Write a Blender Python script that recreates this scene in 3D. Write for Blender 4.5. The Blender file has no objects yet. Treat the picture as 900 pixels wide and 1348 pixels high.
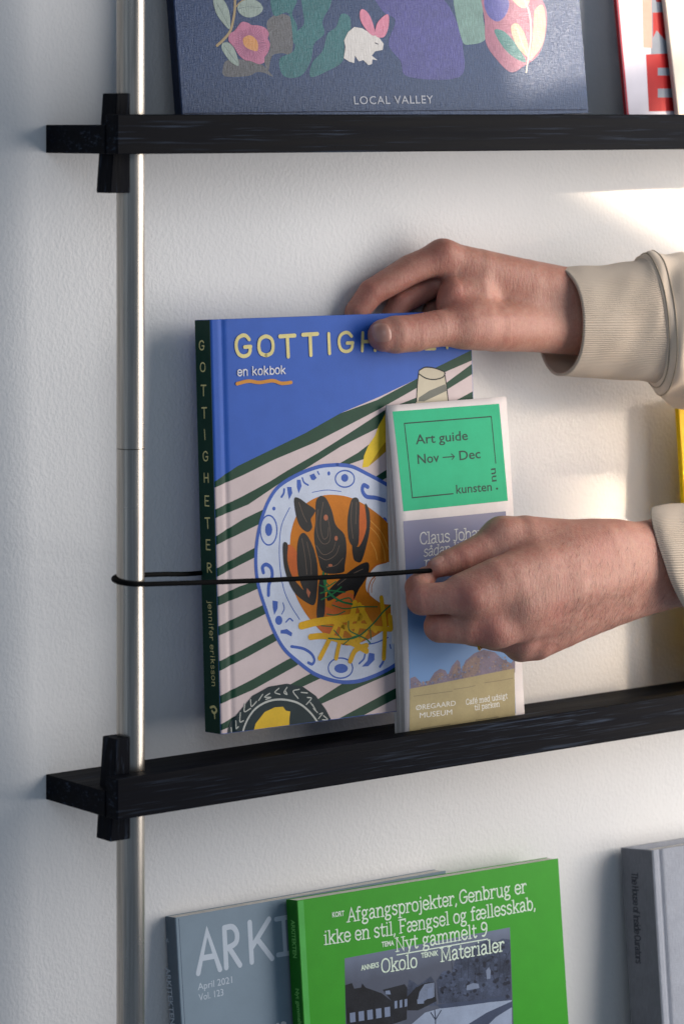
import bpy, bmesh, math, random
import numpy as np
from mathutils import Vector, Matrix
from mathutils.geometry import tessellate_polygon
random.seed(7)
rng = np.random.default_rng(7)
S = 0.001                      # everything below is laid out in millimetres
EYE = 1500.0                   # height of the camera above the floor, mm; heights below are relative to it
scene = bpy.context.scene
COL = scene.collection

# ------------------------------------------------------------------ camera
FPX, TH, HY = 4332.0, math.radians(38.164), 151.6      # focal length and horizon in photo pixels, yaw
CAM = np.array([-1159.5, -1687.5, 0.0])
DV = np.array([math.sin(TH), math.cos(TH), 0.0]); RV = np.array([math.cos(TH), -math.sin(TH), 0.0])
cd = bpy.data.cameras.new('camera'); cam = bpy.data.objects.new('camera', cd); COL.objects.link(cam)
cam.location = (CAM[0]*S, CAM[1]*S, EYE*S)
cam.rotation_euler = (math.radians(90), 0, -TH)
cd.sensor_width = 36.0; cd.sensor_fit = 'AUTO'; cd.lens = FPX/1348*36
cd.shift_y = -(674-HY)/1348
cd.clip_start = 0.05; cd.clip_end = 60
cd.dof.use_dof = True; cd.dof.focus_distance = 2.17; cd.dof.aperture_fstop = 9.0
scene.camera = cam

# ------------------------------------------------------------------ light
w = bpy.data.worlds.new('World'); scene.world = w; w.use_nodes = True
bgn = w.node_tree.nodes['Background']
bgn.inputs[0].default_value = (0.56, 0.74, 1.0, 1); bgn.inputs[1].default_value = 0.20

def area(name, loc, target, sx, sy, power, color, spread=180):
    l = bpy.data.lights.new(name, 'AREA'); l.shape = 'RECTANGLE'; l.size = sx; l.size_y = sy
    l.energy = power; l.color = color; l.spread = math.radians(spread)
    o = bpy.data.objects.new(name, l); COL.objects.link(o)
    o.location = loc
    d = Vector(target) - Vector(loc)
    o.rotation_euler = d.to_track_quat('-Z', 'Y').to_euler()
    return o
area('window_light', (0.92, -0.47, 1.36), (0.36, 0.05, 1.20), 0.85, 1.05, 14.6, (1.0, 0.935, 0.875))
area('room_light', (-1.3, -2.3, 2.4), (0.2, 0, 1.2), 1.0, 1.0, 6.5, (0.82, 0.91, 1.0))
area('added_left_light', (-1.40, -0.46, 1.35), (0, 0.0, 1.3), 0.30, 1.3, .6, (0.80, 0.90, 1.0))  # added lamp without a known source, gives the steel tube its left sheen
def sunbeam(name, x0, x1, z0, z1, y, power, spread, elev=.39, turn=0):
    # low warm sun through a window pane on the right, and one added fill: a nearly parallel beam meeting the plane y (mm) in x0..x1, z0..z1
    d = Vector((.95, -1.0, elev)).normalized(); c = Vector(((x0+x1)/2*.001, y*.001, 1.5+(z0+z1)/2*.001)); loc = c+d*1.3
    h = Vector((d.x, d.y, 0)).normalized()
    o = area(name, loc, c, (x1-x0)*.001*abs(h.y), (z1-z0)*.001*.95, power, (1.0, .80, .60), spread)
    o.rotation_euler = (o.rotation_euler.to_matrix() @ Matrix.Rotation(math.radians(turn), 3, 'Z')).to_euler(); return o
sunbeam('sun_patch_upper', 330, 760, 54, 240, 25, .22, 1.2)
sunbeam('sun_patch_wall', 474, 714, -97, 97, 57, .36, 1.8, .39, 50)
sunbeam('sun_patch_between_arms', 432, 600, -400, -215, 57, .14, 5.0)
sunbeam('added_fill_between_arms', 330, 620, -430, -180, 57, .19, 16.0, .06)  # added soft fill beam that brightens the wall between the arms

scene.view_settings.view_transform = 'Standard'
scene.view_settings.look = 'None'
scene.view_settings.exposure = 0.0
scene.view_settings.gamma = 1.0
scene.cycles.max_bounces = 8
scene.cycles.use_denoising = True

# ------------------------------------------------------------------ geometry of the view -> points of the room
def ray(px, py): return DV + RV*(px-450)/FPX + np.array([0, 0, -(py-HY)/FPX])
def at_y(px, py, y):
    d = ray(px, py); return CAM + d*((y-CAM[1])/d[1])
def hit(px, py, o, n):
    d = ray(px, py); return CAM + d*(((o-CAM)@n)/(d@n))
def unit(v): return v/np.linalg.norm(v)

# ------------------------------------------------------------------ materials
def lin(c):
    if isinstance(c, str):
        c = [int(c[i:i+2], 16)/255 for i in (0, 2, 4)]
        c = [x/12.92 if x <= .04045 else ((x+.055)/1.055)**2.4 for x in c]
    return (c[0], c[1], c[2], 1)
class NT:
    def __init__(s, name):
        s.m = bpy.data.materials.new(name); s.m.use_nodes = True; s.t = s.m.node_tree
        s.b = s.t.nodes['Principled BSDF']; s.out = s.t.nodes['Material Output']
    def n(s, ty, **kw):
        x = s.t.nodes.new(ty)
        for k, v in kw.items(): setattr(x, k, v)
        return x
    def l(s, a, b): s.t.links.new(a, b)
    def coord(s, scale=(1, 1, 1), kind='Object'):
        tc = s.n('ShaderNodeTexCoord'); mp = s.n('ShaderNodeMapping'); mp.inputs['Scale'].default_value = scale
        s.l(tc.outputs[kind], mp.inputs['Vector']); return mp.outputs[0]
    def noise(s, vec, sc, det=3, rough=.5):
        x = s.n('ShaderNodeTexNoise'); x.inputs['Scale'].default_value = sc; x.inputs['Detail'].default_value = det
        x.inputs['Roughness'].default_value = rough; s.l(vec, x.inputs['Vector']); return x.outputs['Fac']
    def ramp(s, f, a, b, ca, cb):
        x = s.n('ShaderNodeValToRGB'); x.color_ramp.elements[0].position = a; x.color_ramp.elements[1].position = b
        x.color_ramp.elements[0].color = ca; x.color_ramp.elements[1].color = cb; s.l(f, x.inputs[0]); return x.outputs[0]
    def mix(s, f, a, b, mode='MIX'):
        x = s.n('ShaderNodeMix', data_type='RGBA', blend_type=mode)
        for k, v in ((0, f), (6, a), (7, b)):
            if isinstance(v, (int, float)): x.inputs[k].default_value = v
            elif isinstance(v, tuple): x.inputs[k].default_value = v
            else: s.l(v, x.inputs[k])
        return x.outputs[2]
    def bump(s, h, strength, dist, prev=None):
        x = s.n('ShaderNodeBump'); x.inputs['Strength'].default_value = strength; x.inputs['Distance'].default_value = dist
        s.l(h, x.inputs['Height'])
        if prev is not None: s.l(prev, x.inputs['Normal'])
        return x.outputs[0]
    def set(s, **kw):
        for k, v in kw.items():
            i = s.b.inputs[k.replace('_', ' ')]
            if hasattr(v, 'links'): s.l(v, i)
            else: i.default_value = v
        return s
_pc = {}
def paper(col, rough=.5, grain=.05, fibre=0, name='printed_paper', spec=.14):
    """ink or paper with slight tonal mottling; fibre > 0 gives woven cloth"""
    key = (str(col), rough, grain, fibre, name)
    if key in _pc: return _pc[key]
    s = NT(name); c = lin(col)
    v = s.coord()
    f = s.noise(v, 60, 4, .6); f2 = s.noise(v, 900, 2)
    dark = tuple(x*(1-2.2*grain) for x in c[:3])+(1,); lite = tuple(min(1, x*(1+2.0*grain)+.004*grain*10) for x in c[:3])+(1,)
    a = s.ramp(f, .35, .65, dark, lite)
    a = s.mix(.35, a, s.ramp(f2, .3, .7, dark, lite))
    nb = s.bump(f2, .15, .0002)
    if fibre:
        v1 = s.coord((1, 1, .12)); v2 = s.coord((.12, 1, 1))
        h1 = s.noise(v1, 1500, 2); h2 = s.noise(v2, 1500, 2)
        mm = s.n('ShaderNodeMath', operation='ADD'); s.l(h1, mm.inputs[0]); s.l(h2, mm.inputs[1])
        lt = tuple(min(1, x*1.35+e) for x, e in zip(c[:3], (.012, .018, .032)))+(1,)
        a = s.mix(fibre, a, s.ramp(mm.outputs[0], .4, .62, dark, lt)) if False else s.mix(fibre, a, s.ramp(h1, .42, .62, dark, lt))
        nb = s.bump(mm.outputs[0], .5, .0004)
    s.set(Base_Color=a, Roughness=rough, Normal=nb, Specular_IOR_Level=spec)
    if name == 'woven_cover': s.set(Sheen_Weight=.15, Sheen_Roughness=.35, Roughness=.28, Specular_IOR_Level=.38, Specular_Tint=(.62, .76, 1, 1))
    _pc[key] = s.m; return s.m

def m_wall():
    s = NT('painted_plaster'); v = s.coord()
    vs = s.coord((1.1, 1, .9))
    n1 = s.noise(vs, 380, 3, .55); n2 = s.noise(v, 620, 2); n3 = s.noise(v, 5, 3)
    r = s.ramp(n1, .40, .66, (0, 0, 0, 1), (1, 1, 1, 1))
    rm_ = s.mix(s.ramp(s.noise(v, 7, 3), .35, .65, (0, 0, 0, 1), (1, 1, 1, 1)), s.mix(.45, (.5, .5, .5, 1), r), r); b = s.bump(rm_, .28, .0007); b = s.bump(n2, .2, .0004, b)
    s.set(Base_Color=s.ramp(n3, .3, .7, (.72, .72, .725, 1), (.79, .79, .79, 1)), Roughness=.75, Normal=b, Specular_IOR_Level=.3); return s.m
def m_oak(scale):
    s = NT('black_stained_oak'); v = s.coord(scale)
    vw = s.coord((1.4*scale[0], scale[1], scale[2]))
    n = s.noise(v, 60, 5, .65); n2 = s.noise(v, 330, 4, .6); n3 = s.noise(s.coord(), 9, 3)
    streak = s.ramp(n2, .545, .66, (0, 0, 0, 1), (1, 1, 1, 1)); gate = s.ramp(n, .42, .60, (0, 0, 0, 1), (1, 1, 1, 1))
    st = s.mix(1.0, streak, gate, 'MULTIPLY')
    st = s.mix(1.0, st, s.ramp(n3, .35, .65, (.15, .15, .15, 1), (1, 1, 1, 1)), 'MULTIPLY')
    base = s.ramp(n, .3, .7, (.0010, .0013, .0028, 1), (.0030, .0040, .0080, 1))
    c = s.mix(st, base, (.045, .062, .095, 1))
    b = s.bump(n2, .5, .0005); b = s.bump(n, .3, .0006, b)
    s.set(Base_Color=c, Roughness=s.ramp(n, .3, .7, (.54,)*3+(1,), (.70,)*3+(1,)), Normal=b, Specular_IOR_Level=.07); return s.m
def m_plain(name, col, rough, metal=0, bump=0, sc=800):
    s = NT(name); c = lin(col); v = s.coord(); n = s.noise(v, sc, 3)
    d = tuple(x*.85 for x in c[:3])+(1,)
    s.set(Base_Color=s.ramp(n, .3, .7, d, c), Roughness=rough, Metallic=metal)
    if bump: s.set(Normal=s.bump(n, bump, .0004))
    return s.m
def m_steel():
    s = NT('brushed_steel'); v = s.coord((1, 1, .02)); n = s.noise(v, 900, 3); n2 = s.noise(s.coord((1, 1, .3)), 30, 3)
    s.set(Base_Color=s.ramp(n, .3, .7, (.36, .33, .29, 1), (.52, .48, .43, 1)), Metallic=1.0,
          Roughness=s.ramp(n2, .3, .7, (.24,)*3+(1,), (.34,)*3+(1,)), Normal=s.bump(n, .25, .0002), Anisotropic=.5); return s.m
def m_skin():
    s = NT('skin'); v = s.coord()
    n1 = s.noise(v, 45, 4, .6); n2 = s.noise(v, 230, 3, .6); n3 = s.noise(v, 900, 3, .6)
    att = s.n('ShaderNodeAttribute', attribute_name='flush')
    base = s.ramp(n1, .35, .68, (.44, .195, .145, 1), (.56, .305, .235, 1))
    base = s.mix(.42, base, s.ramp(n2, .36, .66, (.43, .165, .128, 1), (.52, .29, .215, 1)))
    base = s.mix(.16, base, s.ramp(n3, .42, .60, (.26, .115, .085, 1), (.50, .28, .20, 1)))
    m1 = s.n('ShaderNodeMath', operation='MULTIPLY'); s.l(att.outputs['Fac'], m1.inputs[0]); m1.inputs[1].default_value = .75
    base = s.mix(m1.outputs[0], base, (.47, .155, .125, 1))
    # fine skin lines running across the hand, and small pores
    li = s.noise(s.coord((1, 1, .16)), 620, 3, .6); l2 = s.noise(s.coord((1, 1, .5)), 1100, 2, .5)
    li_r = s.ramp(li, .38, .56, (0, 0, 0, 1), (1, 1, 1, 1))
    b = s.bump(li_r, .26, .00035); b = s.bump(l2, .4, .0004, b); b = s.bump(n2, .26, .0008, b)
    s.set(Base_Color=base, Roughness=s.ramp(n2, .3, .7, (.44,)*3+(1,), (.58,)*3+(1,)), Normal=b,
          Subsurface_Weight=.30, Subsurface_Radius=(1, .30, .15), Subsurface_Scale=.005, Specular_IOR_Level=.38); return s.m
def m_fabric(name, rib):
    s = NT(name); v = s.coord(); n = s.noise(v, 1500, 2); n1 = s.noise(v, 25, 3)
    c = s.ramp(n1, .3, .7, (.72, .58, .45, 1), (.78, .65, .52, 1))
    b = s.bump(n, .35, .0004)
    if rib:
        at = s.n('ShaderNodeAttribute', attribute_name='around')
        mu = s.n('ShaderNodeMath', operation='MULTIPLY'); s.l(at.outputs['Fac'], mu.inputs[0]); mu.inputs[1].default_value = 6.28318*rib
        si = s.n('ShaderNodeMath', operation='SINE'); s.l(mu.outputs[0], si.inputs[0])
        ab = s.n('ShaderNodeMath', operation='MULTIPLY_ADD'); s.l(si.outputs[0], ab.inputs[0]); ab.inputs[1].default_value = .5; ab.inputs[2].default_value = .5
        b = s.bump(ab.outputs[0], .7, .0009, b)
        c = s.mix(s.ramp(ab.outputs[0], .0, .45, (.45,)*3+(1,), (0, 0, 0, 1)), c, (.46, .37, .28, 1))
    s.set(Base_Color=c, Roughness=.9, Normal=b, Sheen_Weight=.25, Specular_IOR_Level=.2); return s.m
MW = m_wall(); OAKX = m_oak((.05, 1.0, 1.9)); OAKZ = m_oak((1, 1, .12)); STEEL = m_steel(); SKIN = m_skin()
PAGES = None
def m_pages():
    s = NT('page_block'); v = s.coord((1, 1, 1)); tc = s.n('ShaderNodeTexCoord'); sp = s.n('ShaderNodeSeparateXYZ'); s.l(tc.outputs['Object'], sp.inputs[0])
    mu = s.n('ShaderNodeMath', operation='MULTIPLY'); s.l(sp.outputs['Y'], mu.inputs[0]); mu.inputs[1].default_value = 9000
    si = s.n('ShaderNodeMath', operation='SINE'); s.l(mu.outputs[0], si.inputs[0])
    s.set(Base_Color=s.ramp(si.outputs[0], .0, 1, (.60, .57, .52, 1), (.74, .72, .68, 1)), Roughness=.8, Normal=s.bump(si.outputs[0], .4, .0003)); return s.m
PAGES = m_pages()

# ------------------------------------------------------------------ object helpers
def link_mesh(name, verts, faces, mat, parent=None, smooth=False):
    me = bpy.data.meshes.new(name)
    v = np.asarray(verts, dtype=float)*S
    me.from_pydata(v.tolist(), [], faces)
    me.materials.append(mat); me.update()
    if smooth: me.polygons.foreach_set('use_smooth', [True]*len(me.polygons))
    o = bpy.data.objects.new(name, me); COL.objects.link(o)
    if parent: o.parent = parent
    return o
def thing(name, label, cat, matrix=None, group=None):
    o = bpy.data.objects.new(name, None); COL.objects.link(o); o.empty_display_size = .02
    if matrix is not None: o.matrix_world = matrix
    o['label'] = label; o['category'] = cat
    if group: o['group'] = group
    return o
def rw(p): return (p[0]*S, p[1]*S, (p[2]+EYE)*S)
def bevel_mesh(o, width, seg=2):
    m = o.modifiers.new('edge', 'BEVEL'); m.width = width*S; m.segments = seg; m.limit_method = 'ANGLE'; m.harden_normals = False
    return o
def box(name, x0, x1, y0, y1, z0, z1, mat, parent=None, bev=.8, seg=2):
    v = [(x, y, z) for x in (x0, x1) for y in (y0, y1) for z in (z0, z1)]
    f = [(0, 1, 3, 2), (4, 6, 7, 5), (0, 4, 5, 1), (2, 3, 7, 6), (0, 2, 6, 4), (1, 5, 7, 3)]
    o = link_mesh(name, v, f, mat, parent)
    if bev: bevel_mesh(o, bev, seg)
    return o
def hexa(name, corners, mat, parent=None, bev=.8):     # 8 corners ordered like box()
    f = [(0, 1, 3, 2), (4, 6, 7, 5), (0, 4, 5, 1), (2, 3, 7, 6), (0, 2, 6, 4), (1, 5, 7, 3)]
    o = link_mesh(name, corners, f, mat, parent)
    if bev: bevel_mesh(o, bev)
    return o
def extrude(name, prof, axis_pts, mat, parent=None, smooth=False, bev=0):
    """closed 2-D profile (x, y) extruded between z values"""
    n = len(prof); v = []; f = []
    for z in axis_pts: v += [(p[0], p[1], z) for p in prof]
    for k in range(len(axis_pts)-1):
        for i in range(n):
            j = (i+1) % n; f.append((k*n+i, k*n+j, (k+1)*n+j, (k+1)*n+i))
    f.append(tuple(range(n))[::-1]); f.append(tuple((len(axis_pts)-1)*n+i for i in range(n)))
    o = link_mesh(name, v, f, mat, parent, smooth)
    if bev: bevel_mesh(o, bev)
    return o
def catmull(pts, closed=False, sub=8):
    P = [np.array(p, float) for p in pts]; n = len(P); out = []
    rngi = range(n) if closed else range(n-1)
    for i in rngi:
        if closed: a, b, c, d = P[(i-1) % n], P[i], P[(i+1) % n], P[(i+2) % n]
        else:
            b, c = P[i], P[i+1]; a = P[i-1] if i > 0 else 2*b-c; d = P[i+2] if i+2 < n else 2*c-b
        for k in range(sub):
            t = k/sub
            out.append(.5*((2*b)+(-a+c)*t+(2*a-5*b+4*c-d)*t*t+(-a+3*b-3*c+d)*t**3))
    if not closed: out.append(P[-1])
    return out
def tube(name, path, r, mat, parent=None, n=12, closed=False):
    P = [np.array(p, float) for p in path]; v = []; f = []; m = len(P)
    up = np.array([0, 0, 1.0]); prev = None
    for i in range(m):
        t = unit(P[min(i+1, m-1)]-P[max(i-1, 0)]) if not closed else unit(P[(i+1) % m]-P[i-1])
        a = up - t*(up@t) if prev is None else prev - t*(prev@t)
        a = unit(a); prev = a; b = np.cross(t, a)
        rr = r[i] if hasattr(r, '__len__') else r
        for k in range(n):
            q = 2*math.pi*k/n; v.append(P[i]+rr*(a*math.cos(q)+b*math.sin(q)))
    for i in range(m if closed else m-1):
        for k in range(n):
            j = (k+1) % n; i2 = (i+1) % m; f.append((i*n+k, i*n+j, i2*n+j, i2*n+k))
    if not closed:
        f.append(tuple(range(n))[::-1]); f.append(tuple((m-1)*n+k for k in range(n)))
    return link_mesh(name, v, f, mat, parent, True)

# ------------------------------------------------------------------ flat covers: a leaning frame (a across, b up) with print laid on it
class Cover:
    def __init__(s, TL, TR, lean, y_top, height, name, label, cat, group=None, roll=None):
        a = math.radians(lean); o = at_y(TL[0], TL[1], y_top); n = np.array([0, math.cos(a), -math.sin(a)])
        A = hit(TR[0], TR[1], o, n)-o
        s.W = np.linalg.norm(A); s.H = height; ex = A/s.W
        if roll is not None:
            e0 = np.array([1., 0, 0]); e1 = np.array([0, math.sin(a), math.cos(a)]); r = math.radians(roll)
            ex = e0*math.cos(r)+e1*math.sin(r); s.W = abs(s.W)
        ez = np.cross(ex, n)*-1; ez = unit(ez if ez[2] > 0 else -ez); s.n = unit(n)
        s.o = o-ez*height; s.ex = ex; s.ez = ez
        M = Matrix(((ex[0], s.n[0], ez[0], 0), (ex[1], s.n[1], ez[1], 0), (ex[2], s.n[2], ez[2], 0), (0, 0, 0, 1)))
        M.translation = Vector(rw(s.o))
        s.root = thing(name, label, cat, M, group); s.layer = 0; s.warp = None
        s.plane = 'front'; s.w0 = 0.0
    def loc(s, px, py):
        if s.plane == 'front':
            q = hit(px, py, s.o, s.n)-s.o; return np.array([q@s.ex, q@s.ez])
        q = hit(px, py, s.o+s.ex*s.w0, s.ex)-s.o; return np.array([q@s.n, q@s.ez])   # the spine face: (depth, up)
    def vec(s, uv, lay):
        if s.plane == 'front': return (uv[0], -lay, uv[1])
        return (s.w0-lay, uv[0], uv[1])
    def next(s):
        s.layer += 1; return .015*s.layer
def clip_poly(p, x0, x1, z0, z1):
    for ax, lim, sg in ((0, x0, 1), (0, x1, -1), (1, z0, 1), (1, z1, -1)):
        out = []
        for i in range(len(p)):
            a, b = p[i-1], p[i]; da, db = sg*(a[ax]-lim), sg*(b[ax]-lim)
            if (da >= 0) != (db >= 0):
                t = da/(da-db); out.append(a+(b-a)*t)
            if db >= 0: out.append(b)
        p = out
        if len(p) < 3: return []
    return p
def finish(cv, name, polys, mat, lay, inc=0.0014):
    """polys: list of (verts2d, faces) pieces"""
    V = []; F = []
    for k, (pv, pf) in enumerate(polys):
        b = len(V); V += [cv.vec(q, lay+inc*(k % 7)) for q in pv]; F += [tuple(b+i for i in f) for f in pf]
    if not V: return None
    o = link_mesh(name, V, F, mat, cv.root)
    if cv.warp and cv.plane == 'front':
        bm = bmesh.new(); bm.from_mesh(o.data)
        for u in cv.warp[0]:
            bmesh.ops.bisect_plane(bm, geom=bm.verts[:]+bm.edges[:]+bm.faces[:], plane_co=(u*S, 0, 0), plane_no=(1, 0, 0))
        for z in cv.warp[2]:
            bmesh.ops.bisect_plane(bm, geom=bm.verts[:]+bm.edges[:]+bm.faces[:], plane_co=(0, 0, z*S), plane_no=(0, 0, 1))
        for v in bm.verts: v.co.y += cv.warp[1](v.co.x/S, v.co.z/S)*S
        bm.to_mesh(o.data); bm.free()
    return o
def tess(p):
    tri = tessellate_polygon([[Vector((q[0], q[1], 0)) for q in p]])
    return (p, [tuple(t) for t in tri])
def fill(cv, name, polys, mat, smooth=False, K=(0, 0, 1), lay=None, clip=True, sub=5, closed=True, local=False):
    """polys of points in a zoomed view (K = its origin and scale), laid on the cover"""
    lay = cv.next() if lay is None else lay; out = []
    if 1 < len(polys) <= 16:
        for k, p in enumerate(polys): fill(cv, name, [p], mat, smooth, K, lay+.0014*(k % 7), clip, sub, closed, local)
        return
    for p in polys:
        q = [np.array(a, float) if local else cv.loc(K[0]+a[0]/K[2], K[1]+a[1]/K[2]) for a in p]
        if smooth: q = catmull(q, True, sub)
        if clip: q = clip_poly(q, .3, (cv.W-.3) if cv.plane == 'front' else 99, .3, cv.H-.3)
        if len(q) >= 3: out.append(tess(q))
    return finish(cv, name, out, mat, lay)
def ribbon(path, wd, taper=False):
    P = [np.array(p, float) for p in path]; Q = [P[0]]
    for p in P[1:]:
        if np.linalg.norm(p-Q[-1]) > 1e-4: Q.append(p)
    P = Q; n = len(P)
    if n < 2: return None
    L = []; R = []
    for i in range(n):
        if 0 < i < n-1:
            a = unit(P[i]-P[i-1]); b = unit(P[i+1]-P[i]); t = a+b
            t = unit(t) if np.linalg.norm(t) > .2 else a
            m = 1/max(.5, abs(t@a))
        else: t = unit(P[1]-P[0]) if i == 0 else unit(P[-1]-P[-2]); m = 1
        h = wd*.5*m
        if taper: h *= .25+.75*math.sin(math.pi*min(1, max(0, (i+.6)/(n+.2))))
        nn = np.array([-t[1], t[0]])*h; L.append(P[i]+nn); R.append(P[i]-nn)
    v = L+R; f = [(i, i+1, n+i+1, n+i) for i in range(n-1)]
    if not taper:      # rounded ends
        for (c, t, i0, i1) in ((P[0], -unit(P[1]-P[0]), n, 0), (P[-1], unit(P[-1]-P[-2]), n-1, 2*n-1)):
            k0 = len(v); nn = np.array([-t[1], t[0]]); h = wd*.5
            arc = [c+h*(nn*math.cos(q)+t*math.sin(q)) for q in np.linspace(math.pi*.17, math.pi*.83, 5)]
            v += arc; f.append(tuple([i1 if (v[i1]-c)@nn > 0 else i0]+list(range(k0, k0+5))+[i0 if (v[i1]-c)@nn > 0 else i1]))
    return (v, f)
def strokes(cv, name, paths, wd, mat, K=(0, 0, 1), smooth=True, lay=None, taper=False, local=False, clip=False):
    """brush strokes; wd in photo pixels / K scale (or mm when local)"""
    lay = cv.next() if lay is None else lay; out = []
    if 1 < len(paths) <= 20:
        for k, p in enumerate(paths): strokes(cv, name, [p], wd[k] if hasattr(wd, '__len__') else wd, mat, K, smooth, lay+.0014*(k % 7), taper, local, clip)
        return
    for k, p in enumerate(paths):
        q = [np.array(a, float) if local else cv.loc(K[0]+a[0]/K[2], K[1]+a[1]/K[2]) for a in p]
        ww = (wd[k] if hasattr(wd, '__len__') else wd)
        if not local: ww = ww/K[2]*.53
        if smooth and len(q) > 2: q = catmull(q, False, 5)
        r = ribbon(q, ww, taper)
        if r:
            if clip:
                vv, ff = r
                for fc in ff:
                    c = clip_poly([vv[i] for i in fc], .3, cv.W-.3, .3, cv.H-.3)
                    if len(c) >= 3: out.append((c, [tuple(range(len(c)))]))
            else: out.append(r)
    return finish(cv, name, out, mat, lay, 0 if clip else .0014)

# ------------------------------------------------------------------ lettering
_tc = {}
def font_mesh(txt, bold=0.0, shear=0.0, spacing=1.0):
    key = (txt, bold, shear, spacing)
    if key in _tc: return _tc[key]
    cu = bpy.data.curves.new('t', 'FONT'); cu.body = txt; cu.size = 1; cu.offset = bold; cu.shear = shear; cu.space_character = spacing
    cu.resolution_u = 3; cu.fill_mode = 'FRONT'
    o = bpy.data.objects.new('t', cu); COL.objects.link(o)
    dg = bpy.context.evaluated_depsgraph_get(); me = bpy.data.meshes.new_from_object(o.evaluated_get(dg))
    v = [np.array((q.co.x, q.co.y)) for q in me.vertices]; f = [tuple(p.vertices) for p in me.polygons]
    bpy.data.objects.remove(o); bpy.data.curves.remove(cu); bpy.data.meshes.remove(me)
    _tc[key] = (v, f); return _tc[key]
def baseline(cv, p0, p1, K):
    a = cv.loc(K[0]+p0[0]/K[2], K[1]+p0[1]/K[2]); b = cv.loc(K[0]+p1[0]/K[2], K[1]+p1[1]/K[2])
    ex = unit(b-a); sg = 1 if cv.plane == 'front' else -1; return a, np.linalg.norm(b-a), ex, np.array([-ex[1], ex[0]])*sg
def text(cv, name, txt, p0, p1, capmm, mat, K=(0, 0, 1), bold=0, shear=0, spacing=1, lay=None):
    """sans lettering from baseline start p0 to end p1, capital height in mm"""
    lay = cv.next() if lay is None else lay
    a, L, ex, ey = baseline(cv, p0, p1, K); v, f = font_mesh(txt, bold, shear, spacing)
    x0 = min(q[0] for q in v); x1 = max(q[0] for q in v); sx = L/(x1-x0); sy = capmm/.73
    return finish(cv, name, [([a+ex*(q[0]-x0)*sx+ey*q[1]*sy for q in v], f)], mat, lay)
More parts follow.
